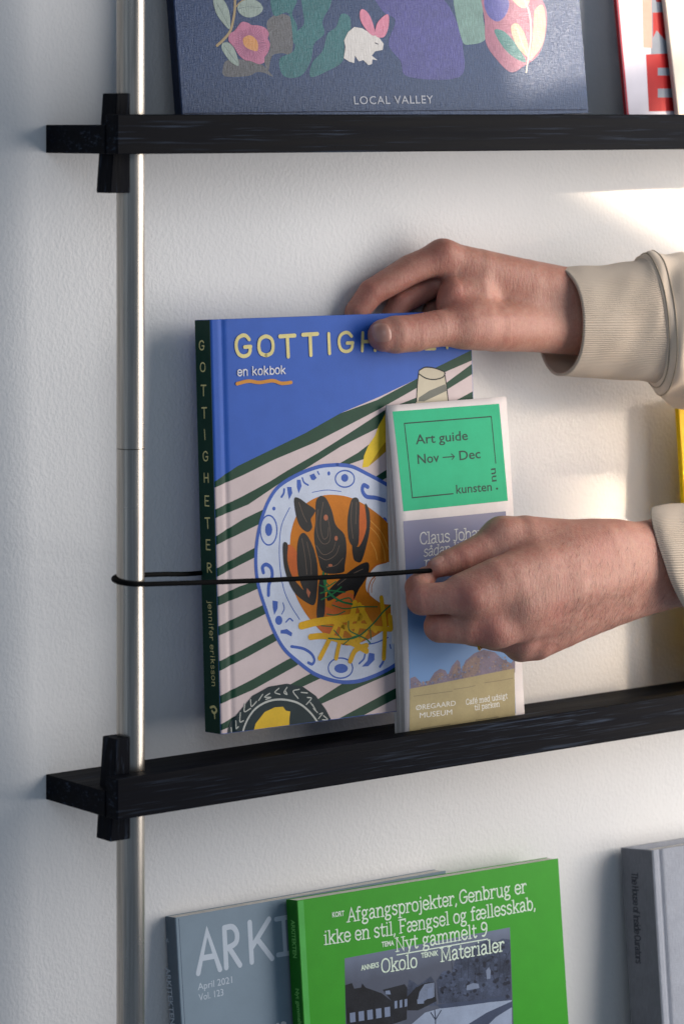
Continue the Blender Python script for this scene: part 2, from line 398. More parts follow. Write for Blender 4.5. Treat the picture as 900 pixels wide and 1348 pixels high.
# a small stroke alphabet: paths 'x,y x,y'; ~ = curved; | separates; S/L/R after a point = slab serif there
GL = {
'A': (5.2, 'S0.3,0 2.6,7 S4.9,0|1.2,2.5 4,2.5'), 'C': (5.2, '~4.6,5.5 3.6,6.8 2.4,7 1,6.2 .3,4.5 .3,2.5 1,.8 2.5,0 3.8,.3 4.7,1.6'),
'J': (3.6, '~S2.4,7 2.4,3 2.2,.6 1.2,-.1 .2,.5'), 'M': (7, 'S.8,0 S.8,7 3.4,1 S6,7 S6,0'), 'N': (6, 'S.8,0 S.8,7 5,0 S5,7'),
'F': (4.8, 'S.8,0 S.8,7|.8,7 4.3,7 4.3,5.9|.8,3.6 3.2,3.6'), 'O': (5.8, '~2.8,0 1,.8 .3,2.5 .3,4.5 1,6.2 2.8,7 4.6,6.2 5.3,4.5 5.3,2.5 4.6,.8 2.8,0'),
'G': (5.5, '~4.8,5.6 3.8,6.8 2.5,7 1,6.1 .3,4.4 .4,2.2 1.2,.6 2.7,0 4.2,.5 4.9,1.6 5,3.1|3.1,3.1 5.2,3.2'),
'T': (5, '2.5,0 2.5,7|.2,6.9 4.8,7.1'), 'I': (1.8, '.9,0 .9,7'), 'H': (5, '.6,0 .7,7|4.4,0 4.3,7|.6,3.5 4.4,3.6'),
'E': (4.4, '3.9,0 .7,.1 .7,7 3.9,7|.7,3.6 3.3,3.6'), 'R': (4.8, '.7,0 .8,7|~.8,7 3,6.9 4.1,5.6 3.6,4 1,3.3|1.8,3.3 4.4,0'),
'a': (4.6, '~.6,4.1 1.5,5 2.8,4.9 3.4,4 3.4,2|3.4,3 3.4,.6 4.3,.1|~3.4,2.9 1.6,2.6 .5,1.6 .8,.3 2,0 3.4,1.1'),
'b': (4.8, 'L.9,7 .9,0|~.9,3.4 1.8,4.8 3,4.9 4.2,3.7 4.3,2 3.6,.4 2.3,0 .9,1.2'),
'c': (4.2, '~3.7,3.8 2.8,4.9 1.5,4.8 .4,3.4 .4,1.6 1.3,.2 2.8,0 3.8,1'),
'd': (4.9, 'L3.8,7 3.8,0 4.4,0|~3.8,3.7 2.8,4.9 1.5,4.8 .4,3.3 .4,1.5 1.4,.1 2.7,.1 3.8,1.2'),
'e': (4.4, '~.4,2.6 4,2.7 3.6,4.3 2.3,5 1,4.5 .4,2.8 .7,1 2,0 3.2,.2 4,1.2'),
'f': (3.3, 'S1.3,0 1.3,4|~1.3,4 1.3,6 2,7 3,6.8|.3,4.8 2.8,4.8'),
'g': (4.7, '~2,1.8 .8,2.6 .8,4.2 2,5 3.2,4.2 3.2,2.6 2,1.8 .9,1.1 1.2,.4 3.4,.1 4,-.9 3.2,-2 1.4,-2.1 .4,-1.3 1,-.3|3,4.4 4.2,4.9'),
'h': (5.2, 'L1,7 S1,0|~1,3.2 2,4.7 3.3,4.9 4.2,4|4.2,4.1 S4.2,0'),
'i': (2.4, 'L1.2,4.9 S1.2,0|1.2,6.6 1.2,6.9'), 'j': (2.2, '~L1.4,4.9 1.4,1 1.2,-1.6 .1,-2|1.4,6.6 1.4,6.9'),
'k': (5, 'L1,7 S1,0|S4,4.8 1,2|2.1,2.9 S4.3,0'), 'l': (2.4, 'L1.2,7 S1.2,0'),
'm': (7.8, 'L1,4.9 S1,0|~1,3.2 1.9,4.7 3,4.9 3.8,4|3.8,4.1 S3.8,0|~3.8,3.2 4.8,4.7 5.9,4.9 6.7,4|6.7,4.1 S6.7,0'),
'n': (5.2, 'L1,4.9 S1,0|~1,3.2 2,4.7 3.3,4.9 4.2,4|4.2,4.1 S4.2,0'),
'o': (4.6, '~2.3,0 .9,.6 .4,2.5 .9,4.4 2.3,5 3.7,4.4 4.2,2.5 3.7,.6 2.3,0'),
'p': (4.9, 'L1,4.9 S1,-2.1|~1,3.4 1.9,4.8 3.1,4.9 4.3,3.7 4.4,2 3.7,.4 2.4,0 1,1.2'),
'r': (3.8, 'L1,4.9 S1,0|~1,3 1.8,4.5 3,4.9 3.5,4.2'),
's': (4, '~3.4,4.2 2.5,5 1.2,4.8 .6,3.9 1.2,2.9 2.8,2.3 3.5,1.3 2.8,.2 1.4,0 .5,.8'),
't': (3.2, '~1.4,6.5 1.3,3 1.4,.7 2.2,0 3,.6|.3,4.8 2.9,4.8'),
'u': (5.2, '~L1,4.9 1,1.8 1.6,.2 2.8,0 4.1,1.4|L4.1,4.9 4.1,0 4.8,0'),
'v': (4.6, 'S.6,4.9 2.3,0 S4,4.9'), 'y': (4.8, 'S.7,4.9 2.5,.2|~S4.2,4.9 2.4,-.4 1.5,-2 .4,-1.8'),
'9': (4.8, '~3.9,4.2 2.5,3.2 1,3.7 .6,5.2 1.2,6.7 2.5,7 3.8,6.3 4.2,4.4 3.6,1.8 2.2,.1 .9,.2'),
',': (1.8, '.9,.4 .9,0 .4,-1'), ' ': (2.3, ''), '.': (1.6, '.8,0 .8,.3'), '!': (2, '1,7 1,2|1,0 1,.3'),
'K': (5, '.7,7 .7,0|4.6,7 .9,2.6|2,3.9 4.8,0'), 'D': (5.4, 'S.8,0 S.8,7|~.8,7 3,6.8 4.8,5 4.9,2.5 3.6,.4 .8,0'), 'L': (4.2, '.7,7 .7,0 3.9,0'), 'V': (5, '.2,7 2.5,0 4.8,7'),
'Y': (4.6, '.2,7 2.3,3.5 4.4,7|2.3,3.5 2.3,0'), '-': (3, '.4,2.5 2.6,2.5'),
}
GL['é'] = (4.4, GL['e'][1]+'|2.2,5.9 3.2,7.1')
GL['å'] = (4.6, GL['a'][1]+'|~2,5.9 1.5,6.5 2,7.1 2.6,6.5 2,5.9')
GL['æ'] = (7.4, '~.5,4.2 1.4,5 2.6,4.9 3.3,4 3.3,2.7|~3.3,2.8 1.5,2.5 .5,1.5 .8,.2 2,0 3.4,1.2 3.3,2.6 6.9,2.7 6.5,4.3 5.2,5 3.9,4.4 3.3,2.7 3.7,1 4.9,0 6.1,.2 6.9,1.2')
GL['ø'] = (4.6, GL['o'][1]+'|.3,-.3 4.3,5.3')
def letters(cv, name, txt, p0, p1, capmm, mat, K=(0, 0, 1), wd=.9, serif=True, jit=0, shear=0, lay=None, gap=0.0, swd=.7):
    lay = cv.next() if lay is None else lay
    a, L, ex, ey = baseline(cv, p0, p1, K)
    tot = sum(GL[c][0]+gap for c in txt)-gap; sx = L/tot; sy = capmm/7.; x = 0; out = []
    for c in txt:
        adv, g = GL[c]; jr = (random.uniform(-1, 1)*jit, random.uniform(-1, 1)*jit, 1+random.uniform(-1, 1)*jit*.12, random.uniform(-1, 1)*jit*.07)
        for st in g.split('|'):
            if not st: continue
            cur = st[0] == '~'; st = st[1:] if cur else st; P = []; ser = []
            for tk in st.split():
                fl = ''
                if tk[0] in 'SLR': fl, tk = tk[0], tk[1:]
                q = np.array([float(z) for z in tk.split(',')]); q = np.array([q[0]+shear*q[1]+jr[3]*q[1], q[1]*jr[2]+jr[1]*.4])
                if fl: ser.append((q, fl))
                P.append(q)
            if serif:
                for q, fl in ser:
                    h = 1.15; l = q+np.array([-h if fl in 'SL' else 0, 0]); r_ = q+np.array([h if fl in 'SR' else .2, 0])
                    out.append(([a+ex*(x+z[0])*sx+ey*z[1]*sy for z in (l, r_)], swd*.8))
            if cur: P = catmull(P, False, 4)
            out.append(([a+ex*(x+z[0])*sx+ey*z[1]*sy for z in P], wd))
        x += adv+gap
    pl = [ribbon(p, wd_*sy) for p, wd_ in out]; pl = [p for p in pl if p]
    return finish(cv, name, pl, mat, lay)
#PART2
def P(c, **k): return paper(c, **k)

# ================================================================== the wall
wall = box('wall', -1600, 1500, 57.2, 157, -1500, 900, MW, None, 0); wall.location.z = EYE*S; wall['kind'] = 'structure'

# ================================================================== the rack: steel tube, three shelves with front rails, wedges
rack = thing('wall_rack', 'black stained oak magazine shelves with front rails wedged onto a round steel tube', 'shelf rack', Matrix.Translation(rw((0, 0, 0))))
def cyl_prof(r, n=48): return [(r*math.cos(2*math.pi*k/n), r*math.sin(2*math.pi*k/n)) for k in range(n)]
zj = -(590-HY)/2.12
extrude('tube', cyl_prof(8.75), [zj+.25, 330], STEEL, rack, True)
extrude('tube', cyl_prof(8.75), [-1100, zj-.25], STEEL, rack, True)
extrude('tube_joint', cyl_prof(8.5), [zj-.3, zj+.3], m_plain('joint_gap', '3a3632', .4, 1), rack, True)
for o in rack.children:
    if o.name.startswith('tube'):
        m = o.modifiers.new('split', 'EDGE_SPLIT'); m.split_angle = math.radians(60)
for k, (zl, zb, zbt, w0, w1) in enumerate(((.5, -23.8, -6.1, 13.5, -48), (-406, -430.9, -415.1, -384.5, -447), (-811, -836, -820, -790, -852))):
    b = box('shelf', -25.4, 900, -9.1, 57.0, zb, zbt, OAKX, rack, .5)
    box('front_rail', -24.8, 900, -21.8, -9.2, zb-.1, zl, OAKX, b, .7)
    xt, xb = -16.2, -21.0
    hexa('wedge', [(xb, -8.6, w1), (xt, -8.6, w0), (xb, 7, w1), (xt, 7, w0), (-6.2, -8.6, w1), (-6.2, -8.6, w0), (-6.2, 7, w1), (-6.2, 7, w0)], OAKZ, rack, .6)

# ================================================================== books and magazines
def hardcover(cv, t, cover_mat, spine_mat, H=None, board=2.4, inset=3, groove=True):
    H = H or cv.H; W = cv.W
    front = [(W, 0)]+[(u, cv.warp[1](u, 0) if cv.warp else 0) for u in ((13, 12, 11, 10, 9, 8, 7, 6, 5, 1.6, 1, .5, 0) if groove else (1.6, .6))]
    if not groove: front += [(0, .5)]
    prof = front+[(0, t-.5), (.8, t), (W, t), (W, t-board), (board, t-board), (board, board+.2), (W, board)]
    extrude('cover', prof, [0, H], cover_mat, cv.root, False)
    box('page_block', board+.05, W-inset, board+.05+(.4 if groove else 0), t-board-.05, inset, H-inset, PAGES, cv.root, .3)
    if spine_mat:
        return box('spine', -.35, -.02, .5, t-.3, .2, H-.2, spine_mat, cv.root, 0)
def paperback(cv, t, cover_mat, spine_mat, H=None):
    H = H or cv.H; W = cv.W
    prof = [(W, 0), (.5, 0), (0, .5), (0, t-.5), (.5, t), (W, t), (W, t-.35), (.5, t-.35), (.5, .4), (W, .35)]
    extrude('cover', prof, [0, H], cover_mat, cv.root, False)
    box('page_block', .55, W-.6, .42, t-.4, .3, H-.4, PAGES, cv.root, 0)
    if spine_mat: box('spine', -.15, -.01, .4, t-.3, .1, H-.1, spine_mat, cv.root, 0)

# ---------------------------------------------------------------- the cookbook being lifted
cb = Cover((277, 421), (619, 409), 3.3, 25, 263.9, 'cookbook', 'blue and striped cookbook with a painted plate of mussels, lifted by the upper hand', 'book')
BLUE = P('305ab0', rough=.42, grain=.03); GREEN = P('17402f', rough=.45, grain=.06); PINK = P('c9b9b9', rough=.45, grain=.03)
cb.warp = ((.5, 1, 1.6, 5, 6, 7, 8, 9, 10, 11, 12, 13), lambda u, v: (.25*(1.6-u)**2 if u < 1.6 else 0)+.75*math.exp(-((u-9)/2.0)**2), ())
hardcover(cb, 17, BLUE, P('10352a', rough=.5, grain=.05))
K5 = (240, 400, 3.4615); K6 = (240, 690, 3.214); K7 = (440, 440, 4.5)
pk = [(276, 642), (283, 634), (312, 614), (355, 593), (402, 570), (448, 544), (500, 522), (546, 500), (573, 484), (622, 460), (660, 440), (660, 1000), (270, 1000)]
fill(cb, 'tablecloth_print', [pk], PINK)
def stripe(top, bot): return top+bot[::-1]
st = [stripe([(276, 640), (283, 634), (312, 614), (355, 593), (402, 570), (448, 544), (496, 526.7), (546, 500), (573, 484), (622, 460)],
             [(276, 645), (283, 642), (321, 625), (361, 605), (413, 583), (454, 562), (500, 538), (546, 512), (587, 489), (622, 474)]),
      stripe([(276, 673), (285, 670), (318, 654), (355, 634), (379, 619), (419, 596), (460, 570), (506, 540), (546, 524), (587, 504), (622, 478)],
             [(276, 688), (286, 681), (327, 664), (367, 637), (402, 617), (448, 588), (504, 560), (560, 530), (622, 492)]),
      stripe([(276, 712), (286, 705), (321, 683), (350, 669), (400, 640), (445, 611), (471, 596), (484, 586), (560, 549), (622, 515)],
             [(276, 722), (286, 717), (341, 690), (372, 672), (420, 640), (457, 612), (485, 602), (560, 566), (622, 530)]),
      stripe([(490, 630), (520, 611), (570, 585), (622, 556)], [(490, 640), (520, 622), (570, 599), (622, 571)]),
      stripe([(500, 660), (540, 640), (622, 600)], [(500, 672), (540, 652), (622, 615)])]
for a, b in (([(276, 752), (286.7, 747.6), (311.6, 733.6), (345, 716)], [(276, 765), (286.7, 759), (315, 744), (345, 729)]),
             ([(276, 790), (288, 785), (315, 772), (350, 760)], [(276, 802), (288, 797), (315, 786), (350, 770)]),
             ([(276, 829), (289, 824), (315, 811), (360, 790)], [(276, 842), (290, 836), (318, 824), (365, 800)]),
             ([(276, 875), (290, 870), (318, 856), (361, 833)], [(276, 888), (290, 883), (327, 864), (370, 840)]),
             ([(276, 920), (290, 916), (333, 894), (377, 869), (400, 858)], [(276, 931), (292, 926), (333, 908), (389, 877), (405, 866)]),
             ([(276, 958), (292, 953), (349, 920), (389, 897), (408, 887), (425, 880)], [(276, 966), (293, 961), (349, 936), (396, 905), (424, 892), (436, 884)]),
             ([(400, 934), (419, 920), (458, 895), (520, 865), (630, 815)], [(405, 940), (424, 926), (467, 907), (530, 880), (630, 832)]),
             ([(430, 955), (442, 948), (483, 926), (516, 908), (630, 855)], [(455, 955), (470, 946), (516, 922), (630, 870)]),
             ([(480, 955), (560, 925), (630, 895)], [(520, 955), (570, 935), (630, 910)]),
             ([(520, 700), (630, 650)], [(520, 714), (630, 664)]), ([(520, 745), (630, 695)], [(520, 759), (630, 709)]), ([(520, 795), (630, 740)], [(520, 809), (630, 755)])):
    st.append(stripe(a, b))
fill(cb, 'stripe_print', st, GREEN)
# glass and lemon peel
fill(cb, 'glass_print', [[(497, 215), (482, 400), (478, 500), (690, 500), (674, 400), (652, 225), (600, 203), (535, 198)]], P('c2b9a4', grain=.03), K=K7)
fill(cb, 'glass_shade_print', [[(500, 375), (560, 335), (655, 295), (664, 335), (590, 370), (530, 398), (495, 398)]], P('6e7068'), K=K7)
strokes(cb, 'glass_outline', [[(485, 400), (490, 300), (500, 215)], [(500, 215), (540, 195), (600, 203), (650, 222)], [(500, 235), (540, 260), (590, 268), (640, 255), (655, 230)], [(650, 222), (662, 300), (674, 400), (690, 500)]], 7, P('141a22'), K=K7)
fill(cb, 'peel_print', [[(300, 470), (285, 500), (262, 540), (240, 600), (200, 660), (175, 720), (165, 790), (200, 785), (260, 730), (330, 670), (400, 560), (360, 470)]], P('d8b92c', grain=.06), K=K7)
fill(cb, 'peel_shade_print', [[(300, 640), (262, 690), (205, 780), (260, 735), (330, 670)]], P('a8871c'), K=K7)
# plate
KP = (330, 590, 4.215)
PB = P('3f5fae', grain=.06)
plate = [(480, 92), (380, 102), (270, 142), (160, 208), (100, 290), (58, 400), (34, 520), (28, 640), (42, 760), (78, 880), (122, 1000), (182, 1110), (262, 1185), (350, 1250), (450, 1288), (540, 1298), (640, 1280), (780, 1215), (900, 1110), (980, 950), (1010, 760), (1000, 560), (940, 380), (850, 270), (750, 200), (640, 140), (560, 102)]
fill(cb, 'plate_print', [plate], P('c3cbdc', grain=.05), True, K=KP)
def edge(pts, w_): return [(p[0]+(q[0]), p[1]+q[1]) for p, q in zip(pts, w_)]
strokes(cb, 'plate_rim_print', [plate+[plate[0]]], [20], PB, K=KP)
def ell(cx, cy, rx, ry, n=14, a0=0): return [(cx+rx*math.cos(2*math.pi*k/n+a0), cy+ry*math.sin(2*math.pi*k/n+a0)) for k in range(n+1)]
strokes(cb, 'rim_line_print', [ell(99, 455, 46, 82), ell(521, 170, 53, 46), ell(497, 1220, 68, 56), [(215, 330), (170, 430), (158, 560), (165, 690), (185, 790), (220, 870), (270, 950)],
      [(620, 1090), (690, 1080), (760, 1050)], [(340, 245), (420, 232), (500, 240)], [(215, 1180), (235, 1225), (290, 1240)]], [8, 8, 8, 5, 7, 4, 0.01], PB, K=KP)
fill(cb, 'rim_dot_print', [ell(99, 452, 20, 36)[:-1], ell(520, 165, 20, 22)[:-1], ell(500, 1222, 38, 26)[:-1], ell(155, 955, 20, 26)[:-1], ell(128, 335, 9, 11)[:-1],
      [(165, 1010), (200, 1003), (230, 1025), (225, 1045), (195, 1030), (165, 1028)], [(120, 845), (150, 850), (148, 890), (130, 925), (122, 885)], [(200, 215), (225, 215), (230, 250), (212, 285), (205, 250)], [(255, 175), (275, 175), (282, 210), (265, 250), (255, 215)], [(325, 150), (350, 140), (365, 165), (350, 178), (335, 175)],
      [(655, 1135), (685, 1140), (685, 1175), (650, 1210), (615, 1212), (645, 1180)], ell(740, 405, 14, 22)[:-1], ell(432, 140, 8, 12)[:-1]], PB, K=KP)
strokes(cb, 'rim_scroll_print', [[(70, 690), (65, 660), (85, 645), (112, 665), (118, 710), (100, 760), (98, 815)], [(195, 965), (215, 945), (232, 958)], [(178, 858), (185, 890), (172, 920)], [(225, 1100), (290, 1112), (335, 1140), (352, 1175), (340, 1198), (318, 1190)],
      [(648, 215), (625, 205), (618, 235), (640, 268), (690, 275), (740, 290)], [(740, 1150), (732, 1185), (715, 1212)], [(600, 1195), (625, 1170), (632, 1145)], [(170, 270), (182, 250), (185, 228)], [(285, 165), (295, 190), (318, 205)], [(370, 130), (378, 145)], [(770, 1090), (775, 1110)]],
      [20, 8, 6, 15, 22, 14, 10, 12, 9, 8, 8], PB, K=KP)
fill(cb, 'stew_print', [[(455, 258), (380, 268), (305, 308), (250, 380), (222, 470), (215, 540), (188, 560), (188, 640), (225, 760), (280, 880), (345, 970), (430, 1050), (530, 1095), (640, 1065), (740, 1005), (830, 900), (850, 720), (835, 560), (770, 430), (670, 340), (560, 277)]], P('bd6f16', grain=.07), True, K=KP)
strokes(cb, 'stew_swirl_print', [[(640, 420), (700, 480), (735, 560), (745, 630)], [(660, 400), (725, 470), (760, 560)], [(665, 520), (690, 570), (700, 620)]], 3.5, P('dda24a'), K=KP)
fill(cb, 'shrimp_print', [[(200, 545), (232, 545), (262, 600), (262, 680), (240, 720), (212, 660)], [(602, 320), (640, 350), (655, 420), (625, 500), (600, 540)], [(455, 850), (520, 800), (575, 820), (570, 870), (500, 900), (455, 885)], [(400, 880), (450, 890), (520, 910), (480, 930), (415, 925)], [(370, 985), (470, 1000), (480, 1040), (420, 1035)]], P('c4622c', grain=.08), True, K=KP)
BLK = P('1c1d1f', rough=.38, grain=.10)
fill(cb, 'mussel_print', [[(240, 280), (268, 278), (310, 308), (355, 340), (350, 365), (332, 395), (340, 440), (312, 465), (270, 430), (248, 360)],
      [(385, 265), (418, 280), (450, 350), (470, 425), (518, 480), (530, 560), (520, 650), (508, 690), (405, 690), (372, 610), (350, 500), (358, 400), (360, 300)],
      [(560, 282), (588, 275), (602, 310), (600, 400), (600, 480), (592, 540), (565, 545), (540, 500), (535, 400), (545, 330)],
      [(632, 310), (655, 345), (660, 430), (645, 520), (615, 622), (590, 632), (568, 610), (562, 530), (600, 545), (640, 440)],
      [(268, 490), (300, 472), (342, 540), (368, 640), (370, 760), (352, 868), (305, 815), (262, 700), (255, 570)],
      [(178, 530), (205, 535), (202, 620), (228, 710), (280, 775), (348, 855), (330, 868), (250, 812), (205, 730), (182, 640)],
      [(430, 790), (500, 720), (580, 660), (640, 632), (656, 655), (642, 715), (600, 780), (570, 838), (568, 790), (515, 800), (440, 845), (420, 835)],
      [(378, 740), (408, 690), (412, 800), (406, 932), (365, 938), (370, 840)]], BLK, True, K=KP, sub=4)
strokes(cb, 'mussel_line_print', [[(372, 340), (362, 420), (372, 490), (400, 530), (432, 520), (440, 470), (425, 380)], [(400, 300), (385, 420), (400, 500), (425, 490), (430, 440)], [(375, 600), (420, 620), (470, 590), (490, 540)], [(420, 660), (470, 650), (510, 610)], [(362, 540), (400, 590), (450, 570), (470, 520)],
      [(282, 500), (300, 600), (310, 700)], [(310, 520), (330, 620), (335, 700)], [(560, 300), (555, 400), (565, 500)], [(585, 300), (580, 420)], [(265, 300), (290, 370), (310, 410)], [(480, 760), (560, 700), (620, 670)]], 3.2, P('6b5a4e'), K=KP)
fill(cb, 'mussel_spot_print', [ell(415, 385, 12, 17)[:-1], ell(472, 500, 9, 14)[:-1], ell(440, 650, 12, 8)[:-1], [(310, 775), (330, 800), (320, 830), (308, 800)]], P('a8654a'), K=KP)
fill(cb, 'onion_print', [[(660, 690), (700, 650), (760, 632), (810, 640), (830, 720), (800, 850), (740, 865), (690, 840), (640, 790), (640, 730)]], P('d3d1d2'), True, K=KP)
strokes(cb, 'onion_line_print', [[(655, 690), (690, 650), (750, 632)], [(700, 700), (665, 735), (650, 790), (662, 830)], [(690, 720), (670, 760), (668, 800)]], [9, 7, 5], P('b8651c'), K=KP)
FR = [[(280, 985), (360, 965), (430, 955), (520, 945), (620, 935)], [(330, 1047), (400, 1042), (480, 1060), (560, 1080), (640, 1125)], [(382, 1165), (410, 1110), (440, 1050), (470, 990)], [(472, 1165), (490, 1080), (510, 990)], [(550, 1180), (580, 1120), (640, 1095)], [(575, 860), (565, 910), (545, 980)],
      [(600, 870), (650, 960), (690, 1010)], [(620, 885), (600, 960), (570, 1060)], [(722, 830), (735, 930), (742, 1010), (736, 1165)], [(520, 1000), (600, 985), (700, 1000), (775, 1005)], [(450, 960), (530, 1000), (600, 1070)], [(640, 1020), (610, 1060), (580, 1090)], [(770, 930), (775, 1000)]]
strokes(cb, 'fries_print', FR, [40, 32, 28, 26, 30, 34, 30, 28, 28, 26, 24, 22, 30], P('d9a61c', grain=.08), K=KP, lay=cb.next(), taper=False)
strokes(cb, 'dill_print', [[(400, 690), (410, 760), (440, 810), (500, 850), (560, 865)], [(385, 805), (440, 790), (520, 800)], [(390, 840), (450, 810), (500, 770)], [(380, 760), (420, 770), (470, 740)], [(395, 720), (430, 760)], [(430, 1055), (520, 1060), (600, 1040), (680, 970), (730, 910), (775, 870)], [(450, 870), (520, 890), (600, 880), (700, 880)],
      [(600, 1040), (640, 1060), (660, 1080)], [(660, 1000), (665, 1060)], [(540, 960), (545, 1010), (600, 1040)], [(460, 1010), (500, 1055)], [(390, 985), (450, 990)], [(470, 850), (540, 830), (560, 850)], [(420, 920), (470, 925), (520, 905)], [(510, 1090), (560, 1050), (590, 1040)], [(420, 700), (408, 800)]],
      [11, 7, 7, 7, 6, 9, 6, 7, 6, 7, 6, 5, 7, 6, 6, 10], P('1f6b3e', grain=.08), K=KP)
# dark bowl at the bottom edge
KB = (300, 870, 3.75)
fill(cb, 'bowl_print', [[(-4, 380), (0, 340), (10, 305), (55, 250), (120, 172), (200, 127), (290, 112), (370, 128), (432, 172), (482, 240), (512, 300), (520, 380)]], P('172a30', grain=.06), K=KB)
strokes(cb, 'bowl_rim_print', [[(66, 370), (90, 300), (130, 240), (190, 202), (260, 190), (340, 206), (400, 250), (445, 310), (452, 340)]], 9, P('b6b9b4'), K=KB, clip=True)
fill(cb, 'lemon_print', [[(122, 360), (135, 310), (180, 252), (230, 229), (270, 226), (284, 245), (306, 250), (302, 285), (300, 360)]], P('d2ac2a', grain=.05), K=KB)
strokes(cb, 'bowl_mark_print', [[(18, 330), (20, 355)], [(38, 295), (40, 335)], [(40, 335), (50, 325)], [(60, 255), (58, 300), (75, 295)], [(82, 210), (80, 250), (110, 235)], [(110, 190), (115, 225), (140, 200)], [(150, 195), (170, 165)], [(185, 190), (210, 180), (180, 178), (205, 160)], [(250, 135), (230, 155), (255, 165)], [(290, 130), (275, 155), (290, 165), (280, 145)],
      [(350, 140), (320, 150), (345, 185)], [(360, 155), (390, 158)], [(385, 215), (410, 185), (390, 180)], [(415, 215), (430, 240), (405, 205)], [(420, 235), (440, 255)], [(445, 285), (465, 258), (450, 262)], [(465, 290), (490, 290), (470, 270)]], 5, P('b9bcb6'), K=KB, clip=True)
# lettering
YEL = P('d6c98a', grain=.05)
K5b = K5
lay = cb.next()
def hand_title(chars, lay):
    for ch, x0, x1, y, h in chars:
        letters(cb, 'title_letter', ch, (x0, y), (x1, y-2), h, YEL, K5b, wd=1.3, serif=False, jit=.5, lay=lay)
hand_title((('G', 243, 316, 238, 13.2), ('O', 345, 418, 236, 13.2), ('T', 444, 518, 241, 14.2), ('T', 548, 620, 236, 14.2), ('I', 650, 688, 229, 12.8), ('G', 710, 780, 216, 12.0), ('H', 808, 885, 212, 12.2),
            ('E', 925, 990, 208, 12), ('T', 1008, 1070, 205, 12), ('E', 1100, 1154, 206, 11.6), ('R', 1194, 1262, 199, 11.6)), lay)
letters(cb, 'subtitle_lettering', 'en kokbok', (249, 328), (470, 318), 5.3, P('d6d6dc'), K5, wd=1.1, serif=False, jit=.35, gap=.4)
strokes(cb, 'underline_print', [[(248, 364), (300, 352), (350, 358), (410, 350), (450, 362), (494, 358)]], [15], P('c98a3a'), K=K5, taper=False)
cb.plane = 'spine'; cb.w0 = -.36; cb.layer = 0
SY = P('d8cf93')
for ch, cx, y, hh in (('G', 89, 208, 6.0), ('O', 94, 308, 5.8), ('T', 97, 418, 6.6), ('T', 101, 520, 6.6), ('I', 104, 618, 6), ('G', 107, 714, 6), ('H', 110, 812, 6), ('E', 113, 920, 6), ('T', 117, 1022, 6.4)):
    letters(cb, 'spine_letter', ch, (cx-12, y), (cx+12, y+1), hh, SY, K5, wd=.95, serif=False, jit=.4, lay=.02)
for ch, cx, y in (('E', 110, 108), ('R', 115, 203)):
    letters(cb, 'spine_letter', ch, (cx-11, y), (cx+11, y+1), 6, SY, K6, wd=.95, serif=False, jit=.4, lay=.02)
letters(cb, 'author_lettering', 'jennifer eriksson', (109, 325), (126, 688), 4.6, SY, K6, wd=.75, serif=False, jit=.3, lay=.02, gap=.7)
strokes(cb, 'spine_emblem', [[(120, 775), (135, 772), (145, 788), (135, 800), (126, 790)], [(136, 797), (138, 822)]], [9, 6], SY, K=K6, lay=.02)

# ---------------------------------------------------------------- art guide leaflet
lf = Cover((508, 534), (666, 522), 4.7, 17, 220.0, 'art_guide_leaflet', 'narrow folded art guide leaflet with green panel standing in front of the cookbook', 'leaflet')
LH, LW = lf.H, lf.W
def bow(u, v): t = max(0, min(1, 1-v/LH)); return -4.2*math.sin(math.pi*t)**.7*(1-.85*max(0, min(1, u/LW)))
lf.warp = (tuple(range(10, 105, 10)), bow, tuple(range(5, 220, 5))); lf.layer = 7
def sheet(k, n=6, nu=10, nv=44):
    V = []; F = []
    for j in range(nv+1):
        for i in range(nu+1):
            u = min(LW, 10.*i) if i < nu else LW; v = LH*j/nv; t = 1-v/LH; f = k/n
            y = bow(u, v)*(1-f)+f*(9.3*t**.75+.9)+.18*math.sin(k*2.1+v*.05)*(0 < k < n)
            ins = .35*((k*37) % 3)*(k > 0)
            V.append((u+(ins if i == 0 else 0)-(ins if i == nu else 0)+(.5*f if i == 0 else 0), y, v-(.4*((k*13) % 3) if j == nv and k else 0)))
    for j in range(nv):
        for i in range(nu): a = j*(nu+1)+i; F.append((a, a+1, a+nu+2, a+nu+1))
    o = link_mesh('page' if k else 'cover', V, F, LPAP if k else LCOV, lf.root, True)
    m = o.modifiers.new('paper', 'SOLIDIFY'); m.thickness = .35*S; m.offset = -1
    return o
LPAP = P('cfc8c4', rough=.7, grain=.04); LCOV = P('d6cfce', rough=.6, grain=.025)
for k in range(7): sheet(k)
K9 = (490, 510, 4.09); K10 = (500, 840, 4.09)
GRN = P('2aab7d', rough=.55, grain=.03); INK = P('1d3b35')
fill(lf, 'green_panel', [[(104, 130), (680, 88), (724, 610), (148, 667)]], GRN, K=K9)
fr = lf.next()
strokes(lf, 'frame_line', [[(165, 194), (636, 157)], [(636, 157), (658, 408)], [(165, 194), (198, 594)], [(198, 594), (422, 572)]], 6.5, INK, K=K9, smooth=False, lay=fr)
text(lf, 'panel_text', 'Art guide', (224, 306), (508, 282), 6.6, INK, K9, bold=.012, lay=fr)
text(lf, 'panel_text', 'Nov', (232, 412), (350, 400), 6.6, INK, K9, bold=.012, lay=fr)
text(lf, 'panel_text', 'Dec', (460, 392), (576, 380), 6.6, INK, K9, bold=.012, lay=fr)
strokes(lf, 'arrow_print', [[(370, 377), (432, 372)], [(416, 358), (432, 372), (419, 388)]], 6, INK, K=K9, smooth=False, lay=fr)
text(lf, 'panel_text', 'kunsten', (440, 572), (636, 556), 6.2, INK, K9, bold=.012, lay=fr)
text(lf, 'panel_text', 'nu', (662, 505), (656, 434), 6.6, INK, K9, bold=.012, lay=fr)
